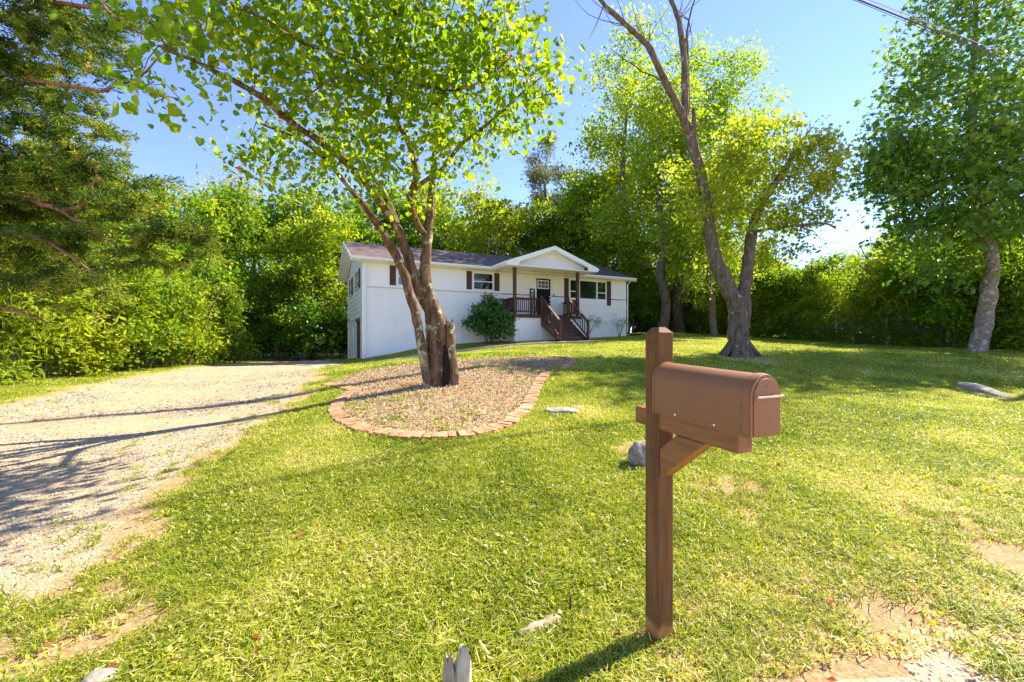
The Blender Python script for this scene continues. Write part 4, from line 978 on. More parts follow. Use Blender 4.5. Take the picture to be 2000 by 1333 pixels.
# flat drooping sprays of scale leaves
per = 190; n = len(cl); axis = norm(rng.normal(size=(n, 3)) * np.array([1, 1, .22]) + np.array([1.1, -.2, -.10])); side_ = norm(np.cross(axis, np.array([0, 0, 1.0])))
Ls = (.16 + .22 * rng.random(n))[:, None]; tt = rng.random((n, per)) ** .8 * 2 - .8; fing = rng.integers(-3, 4, (n, per)) / 3.0
ss = fing * .55 * (1.15 - np.abs(tt - .2)) * Ls + rng.normal(size=(n, per)) * .018; hh = rng.normal(size=(n, per)) * .022 - np.abs(tt) ** 2 * .07 + .03 * np.sin(fing * 5)
pos = cl[:, None, :] + axis[:, None, :] * (tt * Ls)[..., None] + side_[:, None, :] * ss[..., None] + np.array([0, 0, 1.0]) * hh[..., None]
od = np.repeat(axis, per, 0) + np.repeat(side_, per, 0) * fing.reshape(-1, 1) * .8
v, fs, k = leaves(pos.reshape(-1, 3), T_LONG, .058, .5, .2, outdir=od * 1.5, flat=.9)
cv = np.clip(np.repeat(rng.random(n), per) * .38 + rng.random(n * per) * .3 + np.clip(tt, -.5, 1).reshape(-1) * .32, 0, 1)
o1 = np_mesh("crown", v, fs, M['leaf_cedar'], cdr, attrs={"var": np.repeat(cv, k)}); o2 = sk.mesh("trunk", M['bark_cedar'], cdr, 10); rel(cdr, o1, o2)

# ---- generic trees: a few prototypes, then copies
def make_tree(name, H_, trunk_h, rx, rz_, n_cl, per, crad, tmpl, lsize, leafm, barkm, lean=.05, shape='round', seed=0, shell=.4, stems=1, up=.5):
    """prototype at the origin: returns root with trunk and crown"""
    root = empty(name); sk_ = Skel()
    for s_ in range(stems):
        ox = 0 if stems == 1 else .35 * math.cos(s_ * 2.4); oy = 0 if stems == 1 else .35 * math.sin(s_ * 2.4)
        pts = []; rr = []
        nseg = 7
        for i in range(nseg + 1):
            f = i / nseg; pts.append((ox * (1 + f * 3) + lean * H_ * f * f + rng.normal() * .06 * H_ / 8, oy * (1 + f * 3) + rng.normal() * .06 * H_ / 8, -.3 + f * H_ * .86)); rr.append(max(.02, (H_ * .020 + .02) * (1 - f) ** .8 / math.sqrt(stems)))
        sk_.chain(pts, rr, 2)
    cz = trunk_h + (H_ - trunk_h) / 2; hz = (H_ - trunk_h) / 2
    bl = []
    if shape == 'round':
        for i in range(9):
            a = i * 2.4; f = (i + .5) / 9; zz = trunk_h + (H_ - trunk_h) * (.12 + .78 * f); r_ = rx * math.sin(math.pi * (.22 + .66 * f)) * .62
            bl.append((math.cos(a) * r_ * .8 + lean * zz * .5, math.sin(a) * r_ * .8, zz, rx * rng.uniform(.38, .55), rx * rng.uniform(.38, .55), hz * rng.uniform(.22, .34)))
    elif shape == 'tall':
        for i in range(14):
            a = i * 2.4; f = (i + .5) / 14; zz = trunk_h + (H_ - trunk_h) * (.06 + .88 * f); r_ = rx * (1 - .6 * f) * .7
            bl.append((math.cos(a) * r_ + lean * zz * .5, math.sin(a) * r_, zz, rx * rng.uniform(.26, .5), rx * rng.uniform(.26, .5), hz * rng.uniform(.14, .30)))
    elif shape == 'pine':
        for i in range(16):
            a = i * 2.4; f = (i + .5) / 16; zz = trunk_h + (H_ - trunk_h) * f; r_ = rx * (1 - .75 * f) * .65
            bl.append((math.cos(a) * r_, math.sin(a) * r_, zz, rx * .5 * (1.15 - f), rx * .5 * (1.15 - f), hz * .08 + .3))
    elif shape == 'shrub':
        for i in range(7):
            a = i * 2.4; f = i / 7; bl.append((math.cos(a) * rx * .45, math.sin(a) * rx * .45, H_ * (.22 + .52 * f), rx * rng.uniform(.4, .65), rx * rng.uniform(.4, .65), H_ * rng.uniform(.17, .28)))
    n_cl = int(n_cl * .62); per = int(per * 1.6); crad *= .84
    cl_ = blob_points(bl, n_cl, shell * .8); cl_ = cl_[cl_[:, 2] > .15]
    sk_.grow(cl_, .008 * H_ / 8, .011, .14, .35, .10 * H_ / 10)
    crown("crown", cl_, per, crad, tmpl, lsize, leafm, root, up=up, droop=.4, squash=.7)
    sk_.mesh("trunk", barkm, root, 8)
    return root
protos = {
 'wood_a': make_tree("forest_tree", 13, 1.6, 4.2, 0, 300, 38, .52, T_QUAD, .24, M['leaf_mid'], M['bark_dark']),
 'wood_b': make_tree("forest_tree", 14, 2.0, 4.6, 0, 320, 36, .52, T_QUAD, .24, M['leaf_bright'], M['bark_dark'], .02),
 'wood_c': make_tree("forest_tree", 12, 1.0, 4.0, 0, 320, 36, .50, T_QUAD, .22, M['leaf_wood'], M['bark_dark'], -.03),
 'tall': make_tree("tall_tree", 25, 4.5, 5.6, 0, 560, 27, .62, T_QUAD, .21, M['leaf_lime'], M['bark_grey'], .02, 'tall', shell=.55),
 'tall_b': make_tree("tall_tree", 18, 3.0, 4.6, 0, 460, 30, .55, T_QUAD, .20, M['leaf_lime'], M['bark_grey'], -.02, 'tall', shell=.5),
 'pine': make_tree("pine_tree", 22, 3, 5.4, 0, 700, 60, .42, T_LONG, .26, M['leaf_pine'], M['bark_dark'], 0, 'pine', up=.3),
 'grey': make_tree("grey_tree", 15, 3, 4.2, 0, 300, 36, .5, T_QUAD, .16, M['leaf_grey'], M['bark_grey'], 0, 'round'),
 'shrub_a': make_tree("hedge_shrub", 3.6, .2, 1.7, 0, 190, 50, .22, T_QUAD, .105, M['leaf_bright'], M['bark_dark'], 0, 'shrub', stems=4, shell=.45),
 'shrub_b': make_tree("hedge_shrub", 4.4, .2, 1.9, 0, 200, 50, .25, T_QUAD, .115, M['leaf_mid'], M['bark_dark'], .02, 'shrub', stems=4, shell=.45),
 'shrub_c': make_tree("hedge_shrub", 5.2, .3, 2.0, 0, 220, 44, .27, T_LONG, .16, M['leaf_lime'], M['bark_dark'], .03, 'shrub', stems=3, shell=.5),
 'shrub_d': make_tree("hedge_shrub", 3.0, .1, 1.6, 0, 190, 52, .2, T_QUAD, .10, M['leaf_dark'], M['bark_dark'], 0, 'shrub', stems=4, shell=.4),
}
used = set()
def put(kind, px, Z, base_py=None, s=1.0, rz=None, label=None, cat="tree", group=None, name=None, z=None, sxy=1.0):
    src = protos[kind]; kids = list(src.children)
    if kind not in used: root = src; used.add(kind)
    else:
        root = src.copy(); COL.objects.link(root)
        for k_ in kids: c_ = k_.copy(); COL.objects.link(c_); c_.parent = root
    x_ = (px - 1000) / F * Z
    root.location = (x_, Z, tz(x_, Z) if z is None else z); root.rotation_euler = (0, 0, random.uniform(0, 6.28) if rz is None else rz)
    root.scale = (s * sxy, s * sxy, s)
    if name: root.name = name
    tag(root, label, cat, group)
    return root
WG = "woodland trees behind the house and driveway"
def wood(kind, px, Z, s, label, **kw): return put(kind, px, Z, s=s, label=label, group=WG, **kw)
wood('wood_a', 20, 27, .9, "green woodland tree furthest left, half hidden behind the shaggy evergreen")
wood('wood_b', 190, 25, .74, "tree behind the roadside shrubs, second woodland tree from the left")
wood('wood_b', 325, 24, .72, "bright yellow-green rounded tree above the driveway's far left hedge")
wood('wood_a', 425, 31, .95, "green tree standing left of the dark gap at the end of the driveway")
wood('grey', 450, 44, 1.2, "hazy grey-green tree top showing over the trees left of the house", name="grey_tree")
wood('wood_c', 500, 38, 1.12, "dark green tree at the back of the woods beyond the driveway")
wood('wood_a', 585, 40, 1.1, "tree rising over the dense foliage left of the roof")
wood('wood_c', 545, 29, .62, "low dense green tree at the end of the driveway left of the house")
wood('wood_b', 610, 31, .78, "spreading bright-topped tree leaning over the lawn by the garage end")
wood('wood_c', 665, 36, 1.08, "dark tree directly behind the left end of the roof")
wood('wood_a', 745, 42, 1.15, "green tree above the roof behind the leaning stems")
wood('wood_b', 830, 46, 1.2, "bright tree above the roof right of the leaning trunk")
wood('wood_c', 885, 42, 1.12, "dark tree behind the round bright tree over the roof")
wood('wood_b', 960, 37, .92, "rounded lime green tree rising above the middle of the roof")
wood('wood_a', 1040, 41, .95, "mid green tree just left of the porch gable top")
put('pine', 1068, 50, s=1.12, label="dull bluish pine poking above the trees over the porch", cat="tree", name="pine_tree")
wood('wood_c', 1120, 42, 1.1, "dark green tree above the porch roof peak")
wood('wood_b', 1180, 39, 1.1, "yellow-green tree above the right end of the roof")
wood('wood_a', 1250, 40, .75, "green tree just past the right roof corner, low and dark inside")
wood('wood_c', 1235, 33, .52, "small dense tree touching the right corner of the house")
TG = "tall trees behind the right end of the house"
put('tall', 1215, 36, s=1.0, label="tall pale lime tree rising furthest left behind the right end of the house", group=TG)
put('tall_b', 1296, 30, s=1.0, label="tall tree with a dark straight trunk seen just above the mailbox post", group=TG)
put('tall', 1330, 34, s=.93, label="tall feathery yellow-green tree behind the dead upper limbs", group=TG)
put('tall', 1425, 33, s=.90, label="tall tree reaching the top of the sky right of the dead limbs", group=TG)
put('tall_b', 1180, 38, s=.95, label="airy tree between the pine and the tallest lime tree", group=TG)
put('tall_b', 1390, 27, s=.62, label="bright young tree low behind the forked trunk's left stem", group=TG)
# fence line frame: starts near the right edge, runs away behind the house
FX, FY = 19.8, 23.0
def FL(s_, off=0.0): return (FX - UY * s_ + UX * off, FY + UX * s_ + UY * off)
HG = "shrubs growing along the chain-link fence"
places = ["right-most, where it meets the frame edge", "just right of the pale leaning trunk", "just left of the pale leaning trunk", "by the middle fence post", "under the patch of open sky", "second under the open sky", "right of the forked tree trunk", "just right of the forked tree's base", "behind the forked trunk", "just left of the forked trunk", "between the forked trunk and the dark straight trunk", "beside the dark straight trunk", "at the far end next to the house"]
kinds_ = ['shrub_c', 'shrub_a', 'shrub_b', 'shrub_c', 'shrub_a', 'shrub_c', 'shrub_b', 'shrub_a', 'shrub_c', 'shrub_a', 'shrub_d', 'shrub_b', 'shrub_a']
looks = {'shrub_a': "bright green leafy shrub", 'shrub_b': "mid green dense shrub", 'shrub_c': "tall loose yellow-green shrub", 'shrub_d': "low dark green shrub"}
def put_at(kind, x_, y_, s, label, group, name=None, cat="shrub", sxy=1.0):
    r_ = put(kind, 1000, 1, s=s, label=label, cat=cat, group=group, name=name, sxy=sxy); r_.location = (x_, y_, tz(x_, y_) - .05); return r_
for i, (kk, pl) in enumerate(zip(kinds_, places)):
    x_, y_ = FL(-5.5 + i * 1.75, .9 + .5 * math.sin(i * 2.1)); put_at(kk, x_, y_, [1.2, 1.5, 1.3, 1.35, 1.2, .95, 1.4, 1.3, 1.35, 1.5, 1.5, 1.3, 1.3][i], looks[kk] + " on the fence, " + pl, HG)
BG_ = "bushy young trees behind the fence shrubs"
for i, (s_, off, kk, sc, lb) in enumerate([(-5, 4.0, 'shrub_c', 1.45, "taller loose bush behind the fence at the frame's right edge"), (-1.5, 3.2, 'shrub_b', 1.35, "taller bush behind the fence left of the pale trunk"), (2.5, 3.4, 'shrub_c', 1.15, "taller pale bush behind the fence under open sky"),
        (6, 3.5, 'shrub_b', 1.35, "taller bush behind the fence right of the forked tree"), (9.5, 3.5, 'shrub_c', 1.55, "tall bush behind the fence, seen just left of the forked trunk"), (13, 3.2, 'shrub_a', 1.8, "tall bush behind the fence near the dark straight trunk"), (16.5, 2.8, 'shrub_b', 1.5, "tall bush beyond the house's right corner"), (1.0, 8.0, 'shrub_b', 1.7, "distant bush seen low in the gap beside the big broadleaf tree")]):
    x_, y_ = FL(s_, off); put_at(kk, x_, y_, sc, lb, BG_, "bush")
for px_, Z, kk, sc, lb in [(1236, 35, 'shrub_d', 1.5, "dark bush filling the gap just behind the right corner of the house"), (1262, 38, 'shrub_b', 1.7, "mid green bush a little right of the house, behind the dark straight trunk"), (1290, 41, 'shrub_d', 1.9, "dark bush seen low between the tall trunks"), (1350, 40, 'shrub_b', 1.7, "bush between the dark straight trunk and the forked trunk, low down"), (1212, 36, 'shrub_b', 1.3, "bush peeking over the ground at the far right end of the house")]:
    put(kk, px_, Z, s=sc, label=lb, cat="bush", group="undergrowth bushes behind the right end of the house", name="bush")
FG = "far bushy trees beyond the side fence"
for i, (px_, Z, kk, sc, lb) in enumerate([(1262, 46, 'wood_c', .62, "far dark tree filling the gap right of the house"), (1330, 48, 'wood_b', .60, "far bright tree seen between the dark straight trunk and the forked tree"), (1400, 46, 'wood_c', .58, "far dark tree directly behind the forked trunk base"), (1480, 44, 'wood_a', .58, "far tree right of the forked tree, low behind the hedge"),
      (1570, 42, 'wood_c', .50, "far tree under the left part of the open sky"), (1650, 40, 'wood_b', .50, "far tree under the right part of the open sky"), (1740, 38, 'wood_a', .58, "far tree behind the big broadleaf tree's left side"), (1840, 36, 'wood_b', .60, "far tree seen left of the pale leaning trunk"), (1960, 34, 'wood_c', .62, "far tree behind the frame's right edge")]):
    put(kk, px_, Z, s=sc, label=lb, group=FG, name="forest_tree")
for i, (s_, off, sc, lb) in enumerate([(4.2, 1.9, 1.15, "slender sapling poking above the hedge under open sky"), (0.2, 1.8, 1.5, "slender sapling left of the pale trunk, higher than the hedge"), (7.6, 1.7, 1.5, "slender sapling above the hedge just right of the forked tree"), (-3.2, 2.2, 1.6, "slender sapling above the hedge right of the pale trunk")]):
    x_, y_ = FL(s_, off); put_at('shrub_c', x_, y_, sc, lb, "saplings rising out of the fence hedge", "sapling", "tree", .55)
# low ivy and weeds tangled along the fence foot
ivp = []
for _ in range(1500):
    s_ = rng.uniform(-7, 19); x_, y_ = FL(s_, rng.normal() * .25 + .15); h_ = abs(rng.normal()) * .68 * (1.2 + .8 * math.sin(s_ * 1.3)); ivp.append((x_, y_, tz(x_, y_) + .05 + h_))
o_ = crown("ivy", np.array(ivp), 42, .20, T_QUAD, .085, M['leaf_mid'], None, up=.3); tag(o_, "tangled ivy and weeds climbing the chain-link fence", "ivy", kind="stuff")

# chain-link fence
fc = empty("chain_link_fence", (*FL(0), tz(*FL(0)))); tag(fc, "grey chain-link fence overgrown with shrubs along the right side of the lawn", "fence")
fm = MB(); tops = []
ss_ = np.arange(-7.2, 19.5, 2.4)
for s_ in ss_:
    x_, y_ = FL(s_); z_ = tz(x_, y_); o_ = MB().tube([(x_, y_, z_ - .2), (x_, y_, z_ + 1.42), (x_, y_, z_ + 1.46)], [.03, .03, .012], 8).build("post", M['metal'], fc); rel(fc, o_)
    tops.append((x_, y_, z_ + 1.38))
o_ = MB().tube(tops, .012, 6).build("rail", M['metal'], fc); rel(fc, o_)
wm = MB()
L = ss_[-1] - ss_[0]
for dirn in (1, -1):
    for i in range(int(L / .11)):
        s0 = ss_[0] + i * .11; s1 = s0 + dirn * 1.3
        if not (ss_[0] <= s1 <= ss_[-1]): continue
        a = FL(s0); b = FL(s1); wm.tube([(a[0], a[1], tz(*a) + .05), (b[0], b[1], tz(*b) + 1.35)], .0022, 3, False)
o_ = wm.build("wire_mesh", M['metal'], fc); rel(fc, o_)

# left hedge: shrubs along the driveway's far side
LG = "shrubs along the far side of the driveway"
lh = [(-30, 752, 'shrub_c', .95, "loose yellow-green shrub at the frame's left edge beyond the driveway"), (60, 742, 'shrub_a', 1.0, "bright leafy shrub second from the left beyond the driveway"), (150, 733, 'shrub_c', .9, "loose pale shrub with bare leaning stems beyond the driveway"),
      (225, 727, 'shrub_b', 1.1, "dense shrub near the bend of the driveway edge"), (300, 719, 'shrub_a', 1.25, "bright shrub with a small trunk showing beside the driveway's far edge"), (375, 712, 'shrub_b', 1.15, "shrub at the dark gap where the left hedge ends"), (440, 703, 'shrub_d', 1.1, "dark low shrub in the gap at the driveway's end"), (515, 699, 'shrub_a', 1.0, "round green bush with pinkish tips at the driveway's end")]
for px_, py_, kk, sc, lb in lh:
    x_, y_ = G(px_, py_); put_at(kk, x_, y_ + .9, sc, lb, LG)
for px_, Z, kk, sc, lb in [(10, 17, 'shrub_b', 1.7, "tall dark bush behind the left-most shrubs"), (120, 19, 'shrub_a', 1.9, "tall bright bush behind the second and third shrubs"), (240, 21, 'shrub_c', 1.5, "tall loose bush behind the driveway bend"), (345, 24, 'shrub_b', 1.7, "tall bush behind the shrub with the small trunk"), (-90, 14, 'shrub_b', 1.6, "tall bush past the frame's left edge"),
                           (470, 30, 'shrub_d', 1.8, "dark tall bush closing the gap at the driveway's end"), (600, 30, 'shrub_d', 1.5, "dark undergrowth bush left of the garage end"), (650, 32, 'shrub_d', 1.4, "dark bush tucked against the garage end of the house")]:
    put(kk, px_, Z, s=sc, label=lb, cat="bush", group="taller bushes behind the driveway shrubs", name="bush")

# ---- bush by the porch
bc = HW(5.75, -1.35); bz = tz(*bc)
bu = empty("camellia_bush", (*bc, bz)); tag(bu, "large rounded dark green bush growing against the wall left of the porch", "bush")
sk = Skel()
for i in range(6): a = i * 1.05; sk.chain([(bc[0] + .08 * math.cos(a), bc[1] + .08 * math.sin(a), bz - .1), (bc[0] + .3 * math.cos(a), bc[1] + .3 * math.sin(a), bz + .6), (bc[0] + .5 * math.cos(a), bc[1] + .5 * math.sin(a), bz + 1.3)], [.035, .025, .012])
bl = [(bc[0], bc[1], bz + 1.25, .95, .9, .85), (bc[0] - .45, bc[1], bz + 1.1, .75, .6, .5), (bc[0] + .5, bc[1], bz + 1.2, .7, .6, .6), (bc[0] + .35, bc[1] - .1, bz + .7, .85, .6, .35), (bc[0] - .1, bc[1], bz + 2.0, .5, .5, .42), (bc[0] + .4, bc[1], bz + 1.95, .4, .4, .3), (bc[0] - .8, bc[1], bz + 1.15, .45, .4, .25)]
cl = blob_points(bl, 300, .4); cl = cl[cl[:, 2] > bz + .2]; sk.grow(cl, .004, .01, .12, .3, .02)
o1 = crown("crown", cl, 34, .15, T_QUAD, .10, M['leaf_shrub'], bu, up=.4, droop=.5); o2 = sk.mesh("trunk", M['bark_dark'], bu, 6); rel(bu, o1, o2)
# sparse shrubs right of the steps
for (a_, b_, hh_, ln, lb) in ((12.05, -.75, 1.25, .75, "sparse reddish-tipped shrub leaning right of the porch steps"), (14.6, -.6, 1.15, .1, "sparse upright shrub by the right corner of the house")):
    x_, y_ = HW(a_, b_); z_ = tz(x_, y_); ro = empty("sparse_shrub", (x_, y_, z_)); tag(ro, lb, "shrub"); sk = Skel()
    tips = []
    for i in range(5):
        f = (i - 2) / 2; tx, ty = HW(a_ + ln * .9 + f * .4, b_ + rng.normal() * .12); tip = (tx, ty, z_ + hh_ * rng.uniform(.75, 1.0)); mid = ((x_ + tx) / 2 + rng.normal() * .05, (y_ + ty) / 2, z_ + hh_ * .42)
        sk.chain([(x_, y_, z_ - .05), mid, tip], [.02, .013, .005]); tips.append(tip)
    cl = np.repeat(np.array(tips), 7, 0) + rng.normal(size=(35, 3)) * np.array([.17, .12, .14]); sk.grow(cl, .003, .006, .1)
    o1 = crown("crown", cl, 16, .07, T_LONG, .065, M['leaf_grey'], ro, up=.4); o2 = sk.mesh("trunk", M['bark_grey'], ro, 6); rel(ro, o1, o2)

# ------------------------------------------------------------------ bed: bricks, mulch
def smooth_path(pts, n):
    pts = np.array(pts); d = np.concatenate([[0], np.cumsum(np.hypot(*np.diff(pts, axis=0).T))]); t = np.linspace(0, d[-1], 400)
    x = np.interp(t, d, pts[:, 0]); y = np.interp(t, d, pts[:, 1])
    for _ in range(60): x[1:-1] = (x[:-2] + x[1:-1] * 2 + x[2:]) / 4; y[1:-1] = (y[:-2] + y[1:-1] * 2 + y[2:]) / 4
    return x, y, d[-1]
def brick_mesh(seed):
    r_ = random.Random(seed); b_ = MB(); j = lambda: r_.uniform(-.003, .003)
    hx, hy, hz = .046, .098, .03
    b_.poly([(-hx + j(), -hy + j(), -hz), (hx + j(), -hy + j(), -hz), (hx + j(), hy + j(), -hz), (-hx + j(), hy + j(), -hz), (-hx + j(), -hy + j(), hz + j()), (hx + j(), -hy + j(), hz + j()), (hx + j(), hy + j(), hz + j()), (-hx + j(), hy + j(), hz + j())],
            [(0,3,2,1),(4,5,6,7),(0,1,5,4),(1,2,6,5),(2,3,7,6),(3,0,4,7)])
    o_ = b_.build("edging_brick", M['brick'], bevel=.006); return o_
bproto = [brick_mesh(i) for i in range(3)]; bused = [False] * 3; bcount = 0
def lay(pxs, prob=1.0, where="front", flip=False):
    global bcount
    x, y, Lq = smooth_path([G(*p) for p in pxs], 0); n = int(Lq / .101)
    for i in range(n):
        if random.random() > prob: continue
        t_ = (i + .5) / n * 399; k0 = int(t_); xx, yy = x[k0], y[k0]; k1 = min(k0 + 4, 399); k2 = max(k0 - 4, 0); an = math.atan2(y[k1] - y[k2], x[k1] - x[k2])
        j = bcount % 3
        if not bused[j]: o_ = bproto[j]; bused[j] = True
        else: o_ = bproto[j].copy(); COL.objects.link(o_)
        gxx = (tz(xx + .05, yy) - tz(xx - .05, yy)) / .1; gyy = (tz(xx, yy + .05) - tz(xx, yy - .05)) / .1
        o_.location = (xx + random.uniform(-.012, .012), yy + random.uniform(-.012, .012), tz(xx, yy) + .006 + random.uniform(-.006, .008))
        nrm_ = Vector((-gxx + random.uniform(-.06, .06), -gyy + random.uniform(-.06, .06), 1)).normalized(); q = Vector((0, 0, 1)).rotation_difference(nrm_)
        from mathutils import Quaternion
        o_.rotation_mode = 'QUATERNION'; o_.rotation_quaternion = q @ Quaternion((0, 0, 1), an + random.uniform(-.06, .06))
        tag(o_, "weathered terracotta brick laid flat in the " + where + " of the mulch bed", "brick", "bricks edging the mulch bed, " + where); bcount += 1
lay([(690, 765), (665, 783), (652, 803), (668, 824), (710, 842), (775, 853), (850, 857), (930, 851), (990, 832), (1028, 800), (1042, 770), (1055, 745), (1072, 728)], 1, "curved front edge")
lay([(634, 752), (662, 756), (692, 764)], .9, "short left arm")
lay([(1100, 722), (1122, 707), (1100, 699), (1070, 697)], .9, "far right corner")
lay([(1000, 704), (1035, 700), (1060, 700)], .7, "far back edge")

# mulch chips (stuff)
def scatter(poly, n, inside=True, pad=0.0):
    p_ = np.array(poly); lo = p_.min(0); hi = p_.max(0); out = np.empty((0, 2))
    while len(out) < n:
        q = rng.random((n * 2, 2)) * (hi - lo) + lo; q = q[sdist(q[:, 0], q[:, 1], poly) > pad]; out = np.concatenate([out, q])
    return out[:n]
mp = scatter(BED, 70000, pad=.02)
pos = np.column_stack([mp, terr(mp[:, 0], mp[:, 1]) + rng.random(len(mp)) * .022 + .004])
T_CHIP = (np.array([(-.18, 0, 0), (.16, .05, .02), (.14, 1.0, 0), (-.12, .92, .03)]), [(0, 1, 2, 3)])
v, fs, k = leaves(pos, T_CHIP, .024, 1.1, 0, .5)
mm, mn, mpb = new_mat("mulch_chip"); mn.links.new(ramp(mn, attr(mn, "var"), [(0, (.16, .095, .05)), (.4, (.34, .255, .145)), (1, (.60, .49, .32))]), mpb.inputs["Base Color"]); mpb.inputs["Roughness"].default_value = .9
o_ = np_mesh("mulch", v, fs, mm, attrs={"var": np.repeat(rng.random(len(pos)), k)}); tag(o_, "dry brown wood chip mulch inside the brick edging", "mulch", kind="stuff")
# low weeds growing in the mulch
wc = []
for (px_, py_, n_, r_) in ((720, 800, 26, .35), (760, 825, 20, .3), (900, 810, 16, .3), (1000, 745, 26, .5), (960, 720, 26, .5), (780, 775, 14, .3), (1040, 720, 16, .4), (880, 835, 12, .2), (700, 790, 10, .2)):
    g_ = G(px_, py_)
    for _ in range(n_): wc.append((g_[0] + rng.normal() * r_, g_[1] + rng.normal() * r_))
wc = np.array(wc); pos = np.repeat(np.column_stack([wc, terr(wc[:, 0], wc[:, 1]) + .02]), 12, 0) + rng.normal(size=(len(wc) * 12, 3)) * np.array([.05, .05, .012])
v, fs, k = leaves(pos, T_QUAD, .035, .9, 0); o_ = np_mesh("weeds", v, fs, M['weed'], attrs={"var": np.repeat(rng.random(len(pos)), k)}); tag(o_, "small green weeds sprouting through the mulch", "weeds", kind="stuff")

# ------------------------------------------------------------------ grass, gravel, fallen leaves
def frustum_points(n, zmin, zmax, power=1.0, xl=-1.25, xr=1.25):
    """points over the visible ground, density falling with distance"""
    u = rng.random(n); Zs = (zmin ** (1 - power) + u * (zmax ** (1 - power) - zmin ** (1 - power))) ** (1 / (1 - power)) if power != 1 else zmin * (zmax / zmin) ** u
    X = (xl + (xr - xl) * rng.random(n)) * Zs; return X, Zs
HOUSE = [HW(-.2, -.05), HW(L_ + .1, -.05), HW(L_ + .1, D_), HW(-.2, D_)]
PORCH = [HW(7, PB - .05), HW(11.1, PB - .05), HW(11.1, 0), HW(7, 0)]
def keep_lawn(X, Y):
    m = grass_mask(X, Y); k = rng.random(len(X)) < np.maximum(m ** 1.2, .26 * (vnoise(X, Y, .22, 91, 2) > .5) * (m > 0.001))
    k &= sdist(X, Y, HOUSE) < 0; k &= sdist(X, Y, PORCH) < 0
    wx = np.array([HW(-1.35, -1.75), HW(.5, -1.65), HW(3, -1.9), HW(5.6, -2.75), HW(7.6, -3.65), HW(9.0, -3.95), HW(10.6, -3.95)])
    d = np.full(len(X), 9.0)
    for i in range(len(wx) - 1):
        ax, ay = wx[i]; bx_, by_ = wx[i+1]; dx, dy = bx_-ax, by_-ay; t = np.clip(((X-ax)*dx+(Y-ay)*dy)/(dx*dx+dy*dy), 0, 1); d = np.minimum(d, np.hypot(X-ax-t*dx, Y-ay-t*dy))
    k &= d > .47
    return k
def blades(X, Y, h, wd, lean, dry):
    N = len(X); Z0 = terr(X, Y) - .004; a = rng.random(N) * 2 * math.pi; b = rng.random(N) * 2 * math.pi
    L = lean * (.3 + rng.random(N)); hh = h * (.5 + rng.random(N) * .9)
    sx, sy = np.cos(a) * wd / 2, np.sin(a) * wd / 2; lx, ly = np.cos(b), np.sin(b)
    p = np.empty((N, 5, 3))
    for i, (s_, f, q, zf) in enumerate(((-1, 0, 0, 0), (1, 0, 0, 0), (.8, .5, .28, .62), (-.8, .5, .28, .62), (0, 1, 1.0, 1.0))):
        p[:, i, 0] = X + sx * s_ + lx * L * hh * q; p[:, i, 1] = Y + sy * s_ + ly * L * hh * q; p[:, i, 2] = Z0 + hh * zf / np.sqrt(1 + (L * q) ** 2 * .6)
    base = (np.arange(N) * 5)[:, None]
    var = np.clip(dry * .8 + rng.random(N) * .62 - .12 + (rng.random(N) < .12) * .4, 0, 1)
    return p.reshape(-1, 3), [base + np.array([[0, 1, 2, 3]]), base + np.array([[3, 2, 4]])], np.repeat(var, 5)
def dryness(X, Y): return np.clip(vnoise(X, Y, 1.1, 31, 3) * 1.5 - .42 + (1 - grass_mask(X, Y)) * .5, 0, 1)
parts = []
for n, z0, z1, pw_, h, wd in ((250000, 1.55, 5.0, .2, .036, .0072), (280000, 5.0, 11, .6, .040, .010), (230000, 11, 30, .9, .045, .018)):
    X, Y = frustum_points(n, z0, z1, pw_); kk = keep_lawn(X, Y); X, Y = X[kk], Y[kk]
    cl_ = vnoise(X, Y, .16, 41, 2); kk = cl_ > .28 * rng.random(len(X)) + .12; X, Y = X[kk], Y[kk]
    hv = h * (.65 + .8 * vnoise(X, Y, .5, 51, 3)); parts.append(blades(X, Y, hv, wd * (.6 + rng.random(len(X)) * .9), 1.5, dryness(X, Y)))
# long tufts at the driveway and road edges
tc_x, tc_y = frustum_points(5200, 1.5, 9, .5); gm = grass_mask(tc_x, tc_y); kk = ((gm > .03) & (gm < .6)) | (rng.random(len(gm)) < .10); kk &= keep_lawn(tc_x, tc_y) | (gm < .6); kk &= (sdist(tc_x, tc_y, DRIVE) < .18) & (sdist(tc_x, tc_y, BED) < 0) & (gm > .02)
tc_x, tc_y = tc_x[kk], tc_y[kk]; per = 26
ex_, ey_ = frustum_points(2600, 1.6, 13, .6, -1.25, 0); es_ = sdist(ex_, ey_, DRIVE); ek = (es_ > .05) & (rng.random(len(ex_)) < .45 * np.exp(-es_ * 1.6)) & (vnoise(ex_, ey_, .6, 95, 2) > .45); tc_x = np.concatenate([tc_x, ex_[ek]]); tc_y = np.concatenate([tc_y, ey_[ek]])
X = np.repeat(tc_x, per) + rng.normal(size=len(tc_x) * per) * .035; Y = np.repeat(tc_y, per) + rng.normal(size=len(tc_x) * per) * .035
parts.append(blades(X, Y, np.full(len(X), .055), np.full(len(X), .006), 2.0, np.full(len(X), .2)))
